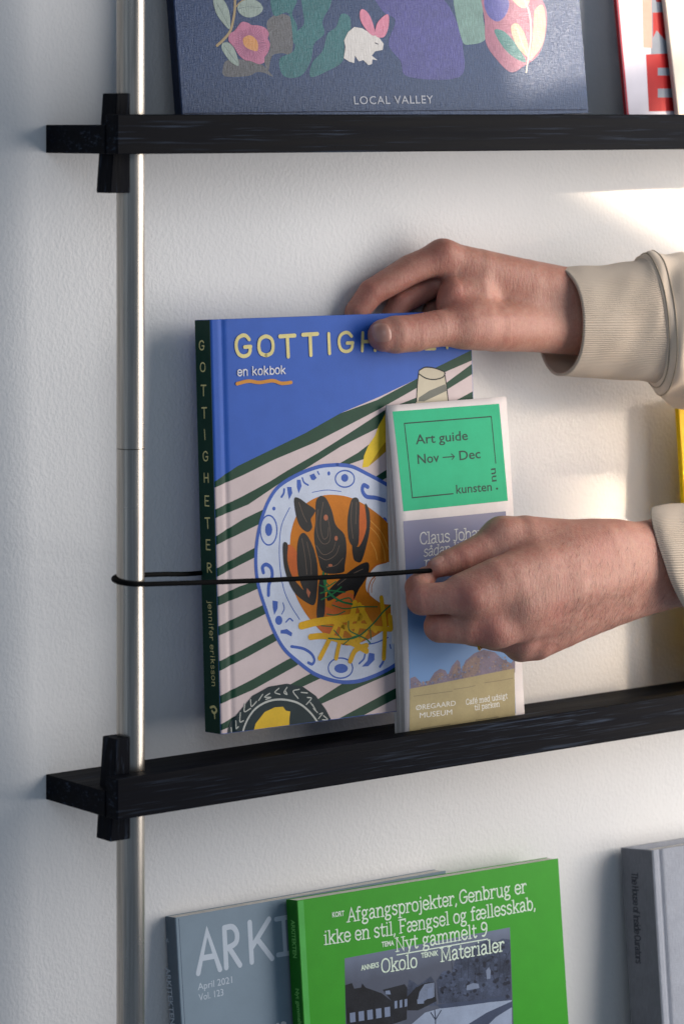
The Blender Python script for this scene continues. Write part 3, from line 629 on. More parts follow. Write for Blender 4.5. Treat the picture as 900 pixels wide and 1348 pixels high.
fill(lf, 'panel_text', [ell(664, 545, 6, 6)[:-1]], INK, K=K9, lay=fr)
# painted landscape panel: night sky, trees, field
def grad_print(name, stops, v0, v1):
    s = NT(name); tc = s.n('ShaderNodeTexCoord'); sp = s.n('ShaderNodeSeparateXYZ'); s.l(tc.outputs['Object'], sp.inputs[0])
    mr = s.n('ShaderNodeMapRange'); s.l(sp.outputs['Z'], mr.inputs[0]); mr.inputs[1].default_value = v0*S; mr.inputs[2].default_value = v1*S
    n = s.noise(s.coord(), 70, 4, .6); ad = s.n('ShaderNodeMath', operation='MULTIPLY_ADD'); s.l(n, ad.inputs[0]); ad.inputs[1].default_value = .3; s.l(mr.outputs[0], ad.inputs[2])
    sb = s.n('ShaderNodeMath', operation='SUBTRACT'); s.l(ad.outputs[0], sb.inputs[0]); sb.inputs[1].default_value = .15
    r = s.n('ShaderNodeValToRGB'); s.l(sb.outputs[0], r.inputs[0]); e = r.color_ramp.elements
    e[0].position = stops[0][0]; e[0].color = lin(stops[0][1]); e[1].position = stops[-1][0]; e[1].color = lin(stops[-1][1])
    for q, c in stops[1:-1]: z = e.new(q); z.color = lin(c)
    s.set(Base_Color=r.outputs[0], Roughness=.55); return s.m
NS = grad_print('printed_dusk_sky', ((0, '4c82bd'), (.35, '5b86b8'), (.75, '76799a'), (1, '77768f')), 40, 148)
fill(lf, 'landscape_print', [[(525.6, 686), (664, 673), (678, 939), (538.5, 967)]], NS, lay=lf.next())
fill(lf, 'tree_print', [[(148, 215), (175, 205), (210, 240), (240, 250), (280, 185), (310, 165), (340, 172), (355, 200), (375, 150), (405, 115), (420, 130), (425, 180), (450, 120), (500, 80), (550, 62), (610, 75), (650, 110), (700, 135), (722, 110), (722, 185), (150, 285)]], P('7a6f80', grain=.14), K=K10)
fill(lf, 'tree_print', [[(430, 200), (440, 150), (480, 110), (520, 95), (530, 150), (500, 200), (440, 215)], [(375, 215), (385, 160), (405, 140), (415, 200)], [(270, 230), (300, 190), (330, 190), (320, 225)], [(650, 175), (660, 120), (700, 140), (705, 165)]], P('877470', grain=.16), True, K=K10)
mt = []
for i in range(150):
    x = random.uniform(165, 715); top = {0: 235, 1: 195, 2: 150, 3: 95, 4: 100}[int((x-165)//112)]; y = random.uniform(top, 262-.16*(x-150)); r = random.uniform(3, 9)
    mt.append([(x+r*random.uniform(.5, 1)*math.cos(q), y+r*random.uniform(.5, 1)*math.sin(q)) for q in np.arange(0, 6.2, .9)])
for part_, col_ in ((mt[:60], '6a6478'), (mt[60:105], '8f7c78'), (mt[105:], '6f7896')):
    o = fill(lf, 'foliage_print', part_, P(col_, grain=.2), K=K10); o['kind'] = 'stuff'
fill(lf, 'field_print', [[(147, 272), (300, 244), (500, 205), (718, 163), (726, 440), (155, 560)]], P('a89a72', grain=.05), K=K10)
strokes(lf, 'field_line_print', [[(170, 312), (260, 300), (380, 285)], [(390, 275), (460, 265), (505, 255)], [(555, 240), (640, 228), (710, 215)]], 4, P('8a7f60'), K=K10)
WH = P('dcdcd8', grain=.02); wl = lf.next()
text(lf, 'museum_lettering', 'ØREGAARD', (184, 388), (400, 362), 3.5, WH, K10, bold=0, lay=wl)
text(lf, 'museum_lettering', 'MUSEUM', (206, 430), (382, 411), 3.7, WH, K10, bold=0, lay=wl)
letters(lf, 'cafe_lettering', 'Café med udsigt', (457, 358), (682, 324), 3.6, WH, K10, wd=.95, swd=.7, gap=.35, lay=wl)
letters(lf, 'cafe_lettering', 'til parken', (504, 388), (640, 367), 3.6, WH, K10, wd=.95, swd=.7, gap=.35, lay=wl)
strokes(lf, 'small_print', [[(215, 488), (290, 476), (372, 464)], [(512, 442), (570, 434), (632, 424)]], 5, P('7d7458'), K=K10, lay=wl)
letters(lf, 'exhibition_lettering', 'Claus Johansen', (238, 844), (700, 800), 7.6, WH, K9, wd=.75, lay=wl)
letters(lf, 'exhibition_lettering', 'sådan ligger', (255, 910), (560, 872), 6.6, WH, K9, wd=.7, shear=.18, lay=wl)
letters(lf, 'exhibition_lettering', 'ned', (262, 968), (370, 955), 6.6, WH, K9, wd=.75, shear=.05, lay=wl)

# ---------------------------------------------------------------- cloth-covered book on the upper shelf
uv_ = Cover((229, 0), (762, 0), 5.5, 25, 79.6, 'art_book', 'large navy cloth book with rabbit and flower print standing on the upper shelf', 'book')
NAVY = grad_print('navy_cloth', ((0, '2a3550'), (1, '2a3550')), 0, 1)
NAVY = P('152a50', rough=.75, grain=.06, fibre=.65, name='woven_cover')
UH = 300
hardcover(uv_, 8, NAVY, P('1b2233', rough=.8, fibre=.4), H=UH, board=2.2, inset=2.5, groove=False)
uv_.H = UH
KU = (200, 0, 2.25); KV = (260, 0, 5.0); KW = (600, 0, 3.0)
TEAL = P('1f5f5c', rough=.75, grain=.10, fibre=.5, name='woven_cover'); SAGE = P('8d998c', rough=.75, grain=.06, fibre=.4, name='woven_cover'); TAUPE = P('5b5650', rough=.75, grain=.08, fibre=.5, name='woven_cover')
fill(uv_, 'shrub_print', [[(170, 440), (190, 400), (260, 390), (350, 400), (430, 430), (470, 470), (495, 505), (440, 480), (390, 475), (330, 500), (180, 502)],
     [(455, 170), (470, 125), (530, 92), (600, 105), (632, 160), (625, 230), (628, 300), (610, 360), (560, 350), (500, 360), (480, 400), (468, 460), (450, 440), (440, 390), (470, 340), (478, 280)]], TAUPE, True, K=KV)
fill(uv_, 'leaf_print', [[(355, -40), (420, -40), (430, 0), (415, 40), (430, 80), (420, 130), (405, 40), (360, 45)],
     [(440, -60), (530, -60), (530, 10), (505, 60), (510, 100), (480, 130), (470, 180), (440, 225), (390, 225), (378, 175), (420, 150), (425, 100), (450, 70), (445, 20)],
     [(560, 42), (585, 50), (588, 90), (570, 120), (565, 180), (520, 210), (470, 228), (475, 185), (505, 150), (520, 100), (545, 80)]], TEAL, True, K=KU)
fill(uv_, 'wisteria_print', [[(640, -60), (760, -60), (760, 0), (850, -10), (900, 60), (920, 140), (910, 228), (760, 228), (735, 180), (700, 130), (720, 60), (680, 30)]], P('453c7d', rough=.75, grain=.12, fibre=.5, name='woven_cover'), True, K=KU)
fill(uv_, 'pale_shrub_print', [[(-10, -60), (110, -60), (105, 60), (118, 150), (60, 175), (20, 150)]], P('6d8a7c', rough=.75, grain=.1, fibre=.5, name='woven_cover'), True, K=KW)
fill(uv_, 'blossom_print', [[(100, -60), (200, -80), (290, -40), (350, 20), (355, 120), (325, 215), (265, 262), (215, 285), (160, 235), (118, 170), (112, 80)]], P('a0606e', rough=.75, grain=.1, fibre=.4, name='woven_cover'), True, K=KW)
fill(uv_, 'blossom_petal_print', [[(110, 0), (150, -20), (205, 0), (200, 50), (165, 85), (125, 60)]], P('4f4a90', rough=.75, grain=.1, fibre=.4, name='woven_cover'), True, K=KW)
fill(uv_, 'blossom_leaf_print', [[(150, 120), (190, 125), (240, 180), (275, 245), (225, 225), (180, 180)]], P('3d7268', rough=.75, grain=.1, fibre=.4, name='woven_cover'), True, K=KW)
fill(uv_, 'blossom_bud_print', [[(200, -40), (270, -60), (290, -10), (275, 30), (240, 20)], [(215, 110), (240, 92), (268, 130), (285, 190), (280, 225), (235, 175)], [(310, 40), (340, 20), (352, 80), (345, 160), (318, 210), (288, 235), (300, 160), (305, 90)]], P('c8a98a', rough=.75, grain=.06, fibre=.35, name='woven_cover'), True, K=KW)
strokes(uv_, 'blossom_stem_print', [[(276, 285), (285, 220), (295, 140), (290, 60), (270, 0)], [(286, 230), (255, 160), (245, 120)]], [7, 4], P('d0c0a8', name='woven_cover'), K=KW)
strokes(uv_, 'twig_print', [[(128, 300), (170, 262), (215, 205), (235, 130), (245, 60), (248, -60)], [(245, 55), (280, 15), (330, -15)]], [17, 8], P('9c8350', rough=.75, name='woven_cover'), K=KV)
fill(uv_, 'twig_leaf_print', [[(102, -20), (150, -20), (190, 30), (212, 100), (212, 190), (170, 155), (120, 80)], [(262, 50), (290, 10), (350, -5), (405, 15), (430, 60), (395, 100), (330, 115), (280, 90)], [(165, 285), (205, 282), (245, 330), (272, 430), (220, 410), (175, 350), (158, 315)]], SAGE, True, K=KV)
strokes(uv_, 'leaf_vein_print', [[(125, 20), (165, 90), (205, 175)], [(265, 60), (330, 45), (415, 50)], [(175, 300), (215, 355), (262, 415)]], 3, P('59645a', name='woven_cover'), K=KV)
fill(uv_, 'flower_print', [[(262, 178), (290, 145), (330, 150), (355, 165), (400, 168), (445, 185), (468, 220), (462, 255), (476, 290), (465, 340), (440, 380), (438, 410), (400, 422), (350, 402), (310, 395), (270, 360), (240, 310), (205, 270), (210, 225), (240, 205)]], P('b0667f', rough=.75, grain=.05, fibre=.3, name='woven_cover'), True, K=KV)
strokes(uv_, 'flower_line_print', [[(345+30*math.cos(a), 285+40*math.sin(a)), (345+(100+12*math.sin(5*a))*math.cos(a), 285+(105+10*math.cos(5*a))*math.sin(a))] for a in np.arange(0, 6.28, .13)], 3, P('803d5e', name='woven_cover'), K=KV, smooth=False)
fill(uv_, 'flower_heart_print', [[(302, 250), (340, 232), (375, 250), (396, 285), (392, 335), (350, 328), (318, 312), (300, 285)]], P('c98a45', rough=.75, fibre=.3, name='woven_cover'), True, K=KV)
fill(uv_, 'rabbit_print', [[(598, 80), (622, 84), (645, 98), (662, 105), (672, 112), (685, 130), (682, 148), (660, 152), (650, 165), (666, 178), (652, 176), (650, 190), (640, 193), (625, 178), (612, 182), (600, 165), (598, 187), (582, 182), (567, 172), (572, 140), (568, 120), (580, 95)]], P('cfc8c0', rough=.75, grain=.03, fibre=.25, name='woven_cover'), False, K=KU)
fill(uv_, 'rabbit_ear_print', [[(622, 27), (640, 40), (655, 75), (660, 104), (644, 100), (620, 68), (614, 40)], [(697, 42), (700, 75), (688, 108), (666, 110), (660, 95), (668, 65)]], P('cf7a8e', rough=.75, fibre=.25, name='woven_cover'), True, K=KU)
strokes(uv_, 'rabbit_eye_print', [[(660, 127), (668, 131)]], 3, P('4a4550'), K=KU, smooth=False)
text(uv_, 'title_lettering', 'LOCAL VALLEY', (598, 309), (832, 306), 5.6, P('c9ccd6'), KU, bold=.005, spacing=1.1)
strokes(uv_, 'cover_seam_print', [[(95, 336), (500, 331), (900, 327), (1285, 325)]], 2, P('18203a'), K=KU)

# ---------------------------------------------------------------- magazine with red letters and cream book, far right on the upper shelf
rm = Cover((811, 0), (900, -2), 5.3, 30, 87.6, 'magazine', 'white magazine with a red edge and big red letters behind the cream book', 'magazine')
rm.W = 210
paperback(rm, 3.4, P('c9c6d2', grain=.02), P('8d1626'), H=190); rm.H = 190
strokes(rm, 'edge_print', [[(.9, .4), (.9, 189)]], [1.6], P('9b1730'), local=True, smooth=False)
RED = P('a51a1e', grain=.05)
fill(rm, 'cover_block_print', [[(768, -400), (860, -400), (860, 440), (768, 440)]], P('7f8794'), K=KW)
la = rm.next()
fill(rm, 'red_letter', [[(748, 215), (870, 210), (870, 268), (795, 268), (795, 298), (870, 298), (870, 350), (795, 350), (795, 385), (870, 385), (870, 438), (760, 440)],
                        [(775, 50), (870, 45), (870, 210), (848, 210), (835, 170), (790, 120), (776, 150)], [(775, -60), (870, -60), (870, 8), (790, 8)]], RED, K=KW, lay=la)
fill(rm, 'orange_strip_print', [[(726, -400), (766, -400), (772, 190), (738, 188)]], P('c89a8c'), K=KW, lay=la)
cr = Cover((875, 0), (900, -1), 6.3, 25, 87.9, 'book', 'cream book standing upright at the right end of the upper shelf', 'book')
cr.W = 180
hardcover(cr, 4.3, P('d9cfc2', rough=.6, grain=.02), None, H=210, board=1.2, inset=2, groove=False)

# ---------------------------------------------------------------- yellow book on the middle shelf
yb = Cover((892.5, 538), (920, 535), 2.6, 30, 203.0, 'book', 'bright yellow book behind the sleeves at the right of the middle shelf', 'book', roll=2.3)
yb.W = 150
hardcover(yb, 4.5, P('e3bd12', rough=.5, grain=.03), None, board=1.2, inset=2.5, groove=False)

# ---------------------------------------------------------------- lower shelf: grey magazine, green magazine, grey cloth book
gm = Cover((231, 1208), (586, 1146), 6.4, 44.3, 301, 'magazine', 'grey-blue architecture magazine, leftmost on the lower shelf behind the green one', 'magazine')
paperback(gm, 11.5, P('7e909f', rough=.4, grain=.02), P('55616c', rough=.45, grain=.03))
KG = (200, 1200, 3.75)
LG = P('bcc7d4', grain=.02)
strokes(gm, 'fold_line_print', [[(2.6, .5), (2.6, 300)]], [.45], P('4f5f70'), local=True, smooth=False)
gl = gm.next()
for ch, a_, b_ in (('A', (222, 306), (343, 284)), ('R', (355, 279), (442, 262)), ('K', (476, 252), (598, 230)), ):
    letters(gm, 'title_letter', ch, a_, b_, 25.4, LG, KG, wd=1.0, serif=False, lay=gl)
strokes(gm, 'title_letter', [[(622, 214), (700, 201)], [(612, 38), (690, 24)], [(648, 34), (659, 208)]], 22, LG, K=KG, smooth=False, lay=gl)
text(gm, 'issue_lettering', 'April 2021', (228, 388), (397, 352), 4.5, LG, KG, lay=gl)
text(gm, 'issue_lettering', 'Vol. 123', (233, 441), (354, 413), 4.5, LG, KG, lay=gl)
fill(gm, 'figure_print', [ell(650, 552, 14, 10)[:-1], ell(622, 556, 8, 7)[:-1]], P('d8d8da'), K=KG, lay=gl)
gm.plane = 'spine'; gm.w0 = -.16
text(gm, 'spine_lettering', 'K', (66, 140), (72, 163), 3.6, P('a3adb8'), KG, lay=.02)
text(gm, 'spine_lettering', 'ARKITEKTEN 03', (68, 275), (98, 620), 5.2, P('a3adb8'), KG, bold=.02, lay=.02)

gn = Cover((391, 1185.5), (734, 1130), 6.7, 29, 304, 'magazine', 'bright green magazine with white serif headlines and a winter street photo', 'magazine')
paperback(gn, 12, P('33931f', rough=.42, grain=.025), P('1f6a1c', rough=.45, grain=.04))
fill(gn, 'fold_print', [[(.4, .5), (.4, 303.5), (5.2, 303.5), (5.2, .5)]], P('4aa64a', rough=.38), local=True)
KH = (430, 1150, 3.3333); KI = (400, 1110, 2.5)
PH = grad_print('printed_winter_sky', ((0, '2e3a52'), (.55, '5d6b86'), (1, '8d96ab')), 245, 285)
fill(gn, 'photo_print', [[(78, 372), (802, 236), (830, 1000), (90, 1100)]], PH, K=KH)
DKB = P('10151f', grain=.2)
fill(gn, 'tree_print', [[(480, 470), (500, 440), (530, 425), (550, 440), (560, 385), (590, 350), (620, 365), (650, 310), (680, 300), (710, 290), (740, 300), (770, 285), (803, 290), (808, 560), (490, 570)],
     [(350, 520), (360, 465), (380, 475), (400, 490), (430, 470), (455, 450), (475, 480), (480, 580), (350, 580)]], P('353f55', grain=.3), K=KH)
strokes(gn, 'branch_print', [[(560+28*i+random.uniform(-8, 8), 470), (560+28*i+random.uniform(-14, 14), 400), (562+28*i+random.uniform(-26, 26), 330+random.uniform(-40, 20))] for i in range(9)]*2, 3, P('222a3c'), K=KH)
mott = []
for i in range(110):
    x = random.uniform(495, 800); y = random.uniform(300+(800-x)*.45, 540); r = random.uniform(5, 14)
    mott.append([(x+r*random.uniform(.5, 1)*math.cos(q), y+r*random.uniform(.5, 1)*math.sin(q)) for q in np.arange(0, 6.2, .9)])
for part_, col_ in ((mott[:60], '1a2132'), (mott[60:], '414c64')):
    o = fill(gn, 'foliage_print', part_, P(col_, grain=.2), K=KH); o['kind'] = 'stuff'
fill(gn, 'house_print', [[(80, 490), (110, 480), (120, 505), (150, 500), (155, 482), (170, 500), (240, 525), (285, 560), (290, 700), (90, 720)], [(245, 510), (340, 485), (352, 500), (350, 640), (290, 660), (285, 560)], [(352, 540), (390, 500), (430, 480), (470, 475), (480, 560), (400, 600), (352, 600)]], DKB, K=KH)
fill(gn, 'gable_print', [[(398, 555), (405, 520), (428, 485), (470, 478), (472, 540), (440, 550), (425, 560)], [(612, 492), (640, 480), (664, 484), (668, 502), (640, 508), (612, 512)], [(697, 425), (710, 410), (718, 425), (716, 460), (700, 464)]], P('6f7b92', grain=.1), K=KH)
fill(gn, 'window_print', [[(100+i*38, 612-i*6), (124+i*38, 608-i*6), (126+i*38, 650-i*6), (102+i*38, 654-i*6)] for i in range(5)]+[[(296+i*22, 560-i*4), (308+i*22, 557-i*4), (308+i*22, 590-i*4), (297+i*22, 593-i*4)] for i in range(3)]+[[(440, 505), (462, 498), (464, 545), (442, 550)], [(395, 552), (425, 548), (425, 570), (397, 572)], [(255, 515), (275, 512), (280, 530), (258, 530)]], P('73809a'), K=KH, lay=gn.next())
fill(gn, 'snow_print', [[(300, 760), (360, 670), (430, 610), (500, 590), (650, 570), (810, 555), (812, 800), (300, 900)]], P('8c99b0', grain=.06), K=KH)
fill(gn, 'path_print', [[(560, 720), (620, 660), (700, 610), (810, 560), (812, 585), (740, 630), (690, 680), (650, 760)], [(480, 575), (560, 565), (700, 550), (780, 540), (780, 555), (600, 580), (500, 592)]], P('39445c', grain=.1), K=KH)
strokes(gn, 'bare_tree_print', [[(475, 690), (476, 640), (472, 600)], [(475, 640), (455, 610)], [(476, 640), (500, 600)]], 5, P('2a3347'), K=KH, smooth=False)
HL = P('cfe0cf', grain=.02); gl2 = gn.next()
def serif(txt, p0, p1, h): letters(gn, 'headline_lettering', txt, p0, p1, h, HL, KH, wd=.86, gap=.3, swd=.6, lay=gl2)
serif('Afgangsprojekter,', (92, 212), (572, 135), 8.6); serif('Genbrug er', (582, 132), (876, 82), 8.6)
serif('ikke en stil,', (-108, 326), (303, 256), 8.6) if False else letters(gn, 'headline_lettering', 'ikke en stil,', (66, 334), (302, 300), 8.6, HL, KI, wd=.86, gap=.3, swd=.6, lay=gl2)
letters(gn, 'headline_lettering', 'Fængsel og fællesskab,', (314, 296), (762, 217), 8.6, HL, KI, wd=.86, gap=.3, swd=.6, lay=gl2)
serif('Nyt gammelt 9', (303, 342), (706, 270), 8.8); serif('Okolo', (240, 436), (396, 410), 8.8); serif('Materialer', (500, 386), (778, 338), 8.8)
strokes(gn, 'underline_print', [[(306, 357), (704, 287)]], 4.5, HL, K=KH, smooth=False, lay=gl2)
for t_, a_, b_ in (('KORT', (24, 192), (76, 184)), ('TEMA', (240, 322), (294, 314)), ('ANNEKS', (150, 425), (228, 410)), ('TEKNIK', (413, 370), (488, 358))):
    text(gn, 'small_caps_lettering', t_, a_, b_, 3.4, HL, KH, bold=.03, lay=gl2)
gn.plane = 'spine'; gn.w0 = -.16
text(gn, 'spine_lettering', 'ARKITEKTEN', (686, 40), (697, 228), 4.2, P('6db45c'), KG, bold=.03, lay=.02)
text(gn, 'spine_lettering', 'Nyt gammelt', (708, 380), (722, 560), 4.0, P('6db45c'), KG, bold=.03, lay=.02)

hb = Cover((858, 1119.5), (900, 1113), 6.6, 18, 297, 'book', 'thick grey cloth hardback with small dark spine title at the bottom right', 'book')
hb.W = 200
CL = P('9498a2', rough=.8, grain=.04, fibre=.25, name='book_cloth')
hb.warp = ((.5, 1, 1.6, 5, 6, 7, 8, 9, 10, 11, 12, 13), lambda u, v: (.4*(1.6-u)**2 if u < 1.6 else 0)+1.7*math.exp(-((u-7.5)/1.7)**2), ())
hardcover(hb, 33, CL, P('6d7078', rough=.8, grain=.05, fibre=.2), board=3, inset=3.5)
hb.plane = 'spine'; hb.w0 = -.36
KC = (740, 1070, 4.85)
letters(hb, 'spine_lettering', 'The House of Inside Curators', (440, 380), (468, 960), 6.2, P('383b44'), KC, wd=1.1, lay=.02)
#PART3
# ================================================================== hands: one smooth skin surface each, from blended rounded cones
def to_cam(p):                       # world mm -> (right, up, depth) mm
    q = np.asarray(p, float)-CAM; return np.array([q@RV, q[2], q@DV])
def from_cam(q): return CAM+RV*q[0]+np.array([0, 0, 1.0])*q[1]+DV*q[2]
def J(px, py, y): return to_cam(at_y(px, py, y))
def smin(a, b, k):
    h = np.clip(.5+.5*(b-a)/k, 0, 1); return b*(1-h)+a*h-k*h*(1-h)
def cone(X, a, b, ra, rb, flat=None):
    ab = b-a; L2 = float(ab@ab)+1e-9
    pa = [X[i]-a[i] for i in range(3)]
    h = np.clip((pa[0]*ab[0]+pa[1]*ab[1]+pa[2]*ab[2])/L2, 0, 1)
    d = [pa[i]-ab[i]*h for i in range(3)]
    return np.sqrt(d[0]**2+d[1]**2+d[2]**2)-(ra+(rb-ra)*h)
class Hand:
    """chains: list of (points (px, py, y), radii mm); the palm chains blend widely, fingers only where they root"""
    def __init__(s, palm, fingers, creases=(), bumps=(), kp=9, kf=6, kff=1.2, kchain=.8, warts=()):
        s.palm = [([J(*p) for p in c], r) for c, r in palm]; s.f = [([J(*p) for p in c], r) for c, r in fingers]
        s.cr = [([J(*p) for p in c], r, dp) for c, r, dp in creases]; s.bp = [([J(*p) for p in c], r, dp) for c, r, dp in bumps]
        s.k = (kp, kf, kff, kchain)
    def chain(s, X, c, k):
        P_, r = c; d = None
        for i in range(len(P_)-1):
            e = cone(X, P_[i], P_[i+1], r[i], r[i+1]); d = e if d is None else smin(d, e, k)
        return d
    def sdf(s, X):
        kp, kf, kff, kc = s.k; d = None
        for c in s.palm:
            e = s.chain(X, c, .8); d = e if d is None else smin(d, e, kp)
        f = None
        for c in s.f:
            e = s.chain(X, c, kc); f = e if f is None else smin(f, e, kff)
        d = smin(d, f, kf)-.35
        for c, r, dp in s.bp:        # tendons, knuckle caps
            e = s.chain(X, (c, [r]*len(c)), 2); d = d-dp*np.exp(-np.clip(e+r, 0, None)**2/(2*(r*.7)**2))
        for c, r, dp in s.cr:        # folds
            e = s.chain(X, (c, [0]*len(c)), .5); d = d+dp*np.exp(-e**2/(2*r**2))
        return d
    def point(s, q): return float(s.sdf([np.array([v]) for v in q])[0])
    def grad(s, q):
        g = np.zeros(3)
        for i in range(3):
            a = q.copy(); b = q.copy(); a[i] += .3; b[i] -= .3; g[i] = s.point(a)-s.point(b)
        return unit(g)
    def surf(s, px, py, y0):         # nearest skin point to the viewer behind this spot
        q = J(px, py, y0); dr = unit(J(px, py, y0)-J(px, py, y0-30))
        dr = unit(q); q = q-dr*60
        for _ in range(80):
            d = s.point(q)
            if d < .02: break
            q = q+dr*max(.05, d*.8)
        return q
def grid_mesh(name, hand, vox, flush, mat, parent, root_loc):
    import openvdb
    pts = np.array([p for c, r in hand.palm+hand.f for p in c]); rm_ = max(max(r) for c, r in hand.palm+hand.f)+4
    lo = pts.min(0)-rm_; hi = pts.max(0)+rm_
    ax = [np.arange(lo[i], hi[i], vox, dtype=np.float32) for i in range(3)]
    X = np.meshgrid(*ax, indexing='ij', sparse=True)
    D = hand.sdf(X).astype(np.float32)
    g = openvdb.FloatGrid(10.0); g.copyFromArray(np.ascontiguousarray(np.clip(D, -10, 10)), tolerance=0.0)
    p, q = g.convertToQuads(0.0)
    p = np.asarray(p, float)*vox+lo
    W_ = CAM+p[:, :1]*RV+p[:, 1:2]*np.array([0, 0, 1.0])+p[:, 2:3]*DV
    rl = np.array(root_loc)
    o = link_mesh(name, W_-rl, [tuple(int(i) for i in f)[::-1] for f in q], mat, parent, True)
    bm = bmesh.new(); bm.from_mesh(o.data); bmesh.ops.recalc_face_normals(bm, faces=bm.faces); bm.to_mesh(o.data); bm.free()
    o.data.polygons.foreach_set('use_smooth', [True]*len(o.data.polygons))
    sm = o.modifiers.new('soft_skin', 'SMOOTH'); sm.factor = .5; sm.iterations = 7
    fl = np.zeros(len(p))
    for (a, b, c, r, am) in flush:
        k = J(a, b, c); k2 = p.copy(); d2 = (k2[:, 0]-k[0])**2+(k2[:, 1]-k[1])**2+.15*(k2[:, 2]-k[2])**2
        fl = np.maximum(fl, am*np.exp(-d2/(2*r*r)))
    at = o.data.attributes.new('flush', 'FLOAT', 'POINT'); at.data.foreach_set('value', fl.astype(np.float32))
    return o
PROOT = np.array([620., -260., -260.])
person = thing('person', 'beige sweatshirt sleeves, both hands reaching in from the right to the cookbook and cord', 'person', Matrix.Translation(rw(PROOT)))

# ---- upper hand: thumb on the cover, fingers down behind it
HA = Hand(
 palm=[([(960, 396, -20), (860, 394, -2), (755, 394, 14), (690, 378, 22), (630, 358, 28), (583, 338, 33)], [24, 22.5, 21, 19, 15.5, 10.6]),
       ([(960, 436, -20), (860, 432, -2), (758, 431, 12), (700, 430, 12), (650, 431, 9), (612, 430, 8)], [22, 20, 19, 17, 16.0, 13.8]),
       ([(740, 412, 24), (680, 400, 28), (640, 385, 34), (604, 366, 38)], [18, 18, 14, 10.5]),
       ([(620, 392, 22), (596, 386, 22)], [14, 9.5]), ([(612, 420, 12), (588, 404, 20)], [10, 6]),
       ([(700, 410, 34), (650, 395, 42)], [14, 9])],
 fingers=[([(582, 338, 33), (540, 355, 40), (489, 385, 45.5), (470, 410, 47.5), (462, 434, 48)], [10.6, 10.0, 8.8, 7.9, 6.6]),
          ([(604, 362, 40), (566, 376, 45), (527, 399, 48), (512, 424, 49), (507, 446, 49)], [10.0, 8.6, 8.0, 7.2, 6.2]),
          ([(632, 378, 40), (600, 392, 46), (572, 410, 48.5), (558, 436, 49), (553, 456, 49)], [9.5, 8.6, 7.8, 7.2, 6.2]),
          ([(655, 398, 38), (628, 412, 47), (604, 428, 49), (594, 446, 49)], [8.5, 7.5, 7.0, 6]),
          ([(628, 428, 8), (575, 432.5, 10), (545, 438.5, 12), (520, 440.5, 13.6), (505, 441.5, 15)], [13.8, 11.9, 12.1, 12.2, 10.6])],
 creases=[([(533, 420, 0), (537, 440, -2), (541, 458, 2)], .55, .5), ([(540, 417, 0), (546, 440, -2), (547, 459, 2)], .55, .55), ([(547, 416, 0), (554, 438, -2), (554, 456, 2)], .5, .4), ([(560, 420, 0), (563, 438, -2), (562, 452, 2)], .6, .25),
          ([(530, 366, 28), (536, 384, 30)], .7, .7), ([(548, 352, 24), (549, 372, 27)], .7, .5), ([(563, 350, 24), (564, 368, 22)], .7, .6), ([(578, 398, 12), (592, 384, 10), (603, 372, 12)], 1.0, .6),
          ([(616, 456, 4), (632, 446, -4), (640, 432, -6)], .7, .3), ([(624, 458, 4), (640, 450, -3), (650, 438, -6)], .7, .3), ([(640, 460, 4), (655, 452, -3)], .7, .25), ([(662, 462, 2), (680, 456, -4), (700, 456, -4)], .8, .5), ([(740, 358, 0), (744, 400, -8), (742, 460, 0)], 1.1, .25)],
 bumps=[([(612, 345, 14), (680, 366, -2), (740, 385, -8)], 2.5, .7), ([(600, 424, -6), (660, 418, -8), (720, 412, -8)], 3, .5)],
 kp=11, kf=7)
handA = grid_mesh('hand', HA, .95, [(575, 335, 20, 9, .45), (505, 441, 5, 7, .65), (545, 395, 30, 14, .7), (600, 392, 15, 9, .6), (480, 385, 40, 14, .5), (640, 450, 0, 10, .25)], SKIN, person, PROOT)
# nail on the thumb: a curved plate set on the skin
def nail(hand, name, c, ax, ay, y0, parent, lift=.5):
    V = []; F = []; nu, nv = 10, 10
    for j in range(nv+1):
        for i in range(nu+1):
            a = -1+2*i/nu; b = -1+2*j/nv
            aa = a*math.sqrt(1-.38*b*b); bb = b*math.sqrt(1-.38*a*a)
            px = c[0]+ax[0]*aa+ay[0]*bb; py = c[1]+ax[1]*aa+ay[1]*bb
            q = hand.surf(px, py, y0); n = hand.grad(q); e = max(abs(a), abs(b))
            q = q+n*(lift*(1-max(0, e-.72)/.28*1.5))
            V.append(from_cam(q)-PROOT)
    for j in range(nv):
        for i in range(nu): k = j*(nu+1)+i; F.append((k, k+1, k+nu+2, k+nu+1))
    return link_mesh(name, V, F, NAIL, parent, True)
NAIL = (lambda s: (s.set(Base_Color=(.52, .27, .21, 1), Roughness=.33, Subsurface_Weight=.15, Subsurface_Radius=(1, .4, .3), Subsurface_Scale=.002, Coat_Weight=.2, Coat_Roughness=.2), s.m)[1])(NT('thumb_nail'))
nail(HA, 'thumb_nail', (502, 438), (13.5, -1.5), (3, 13.5), 5, handA)

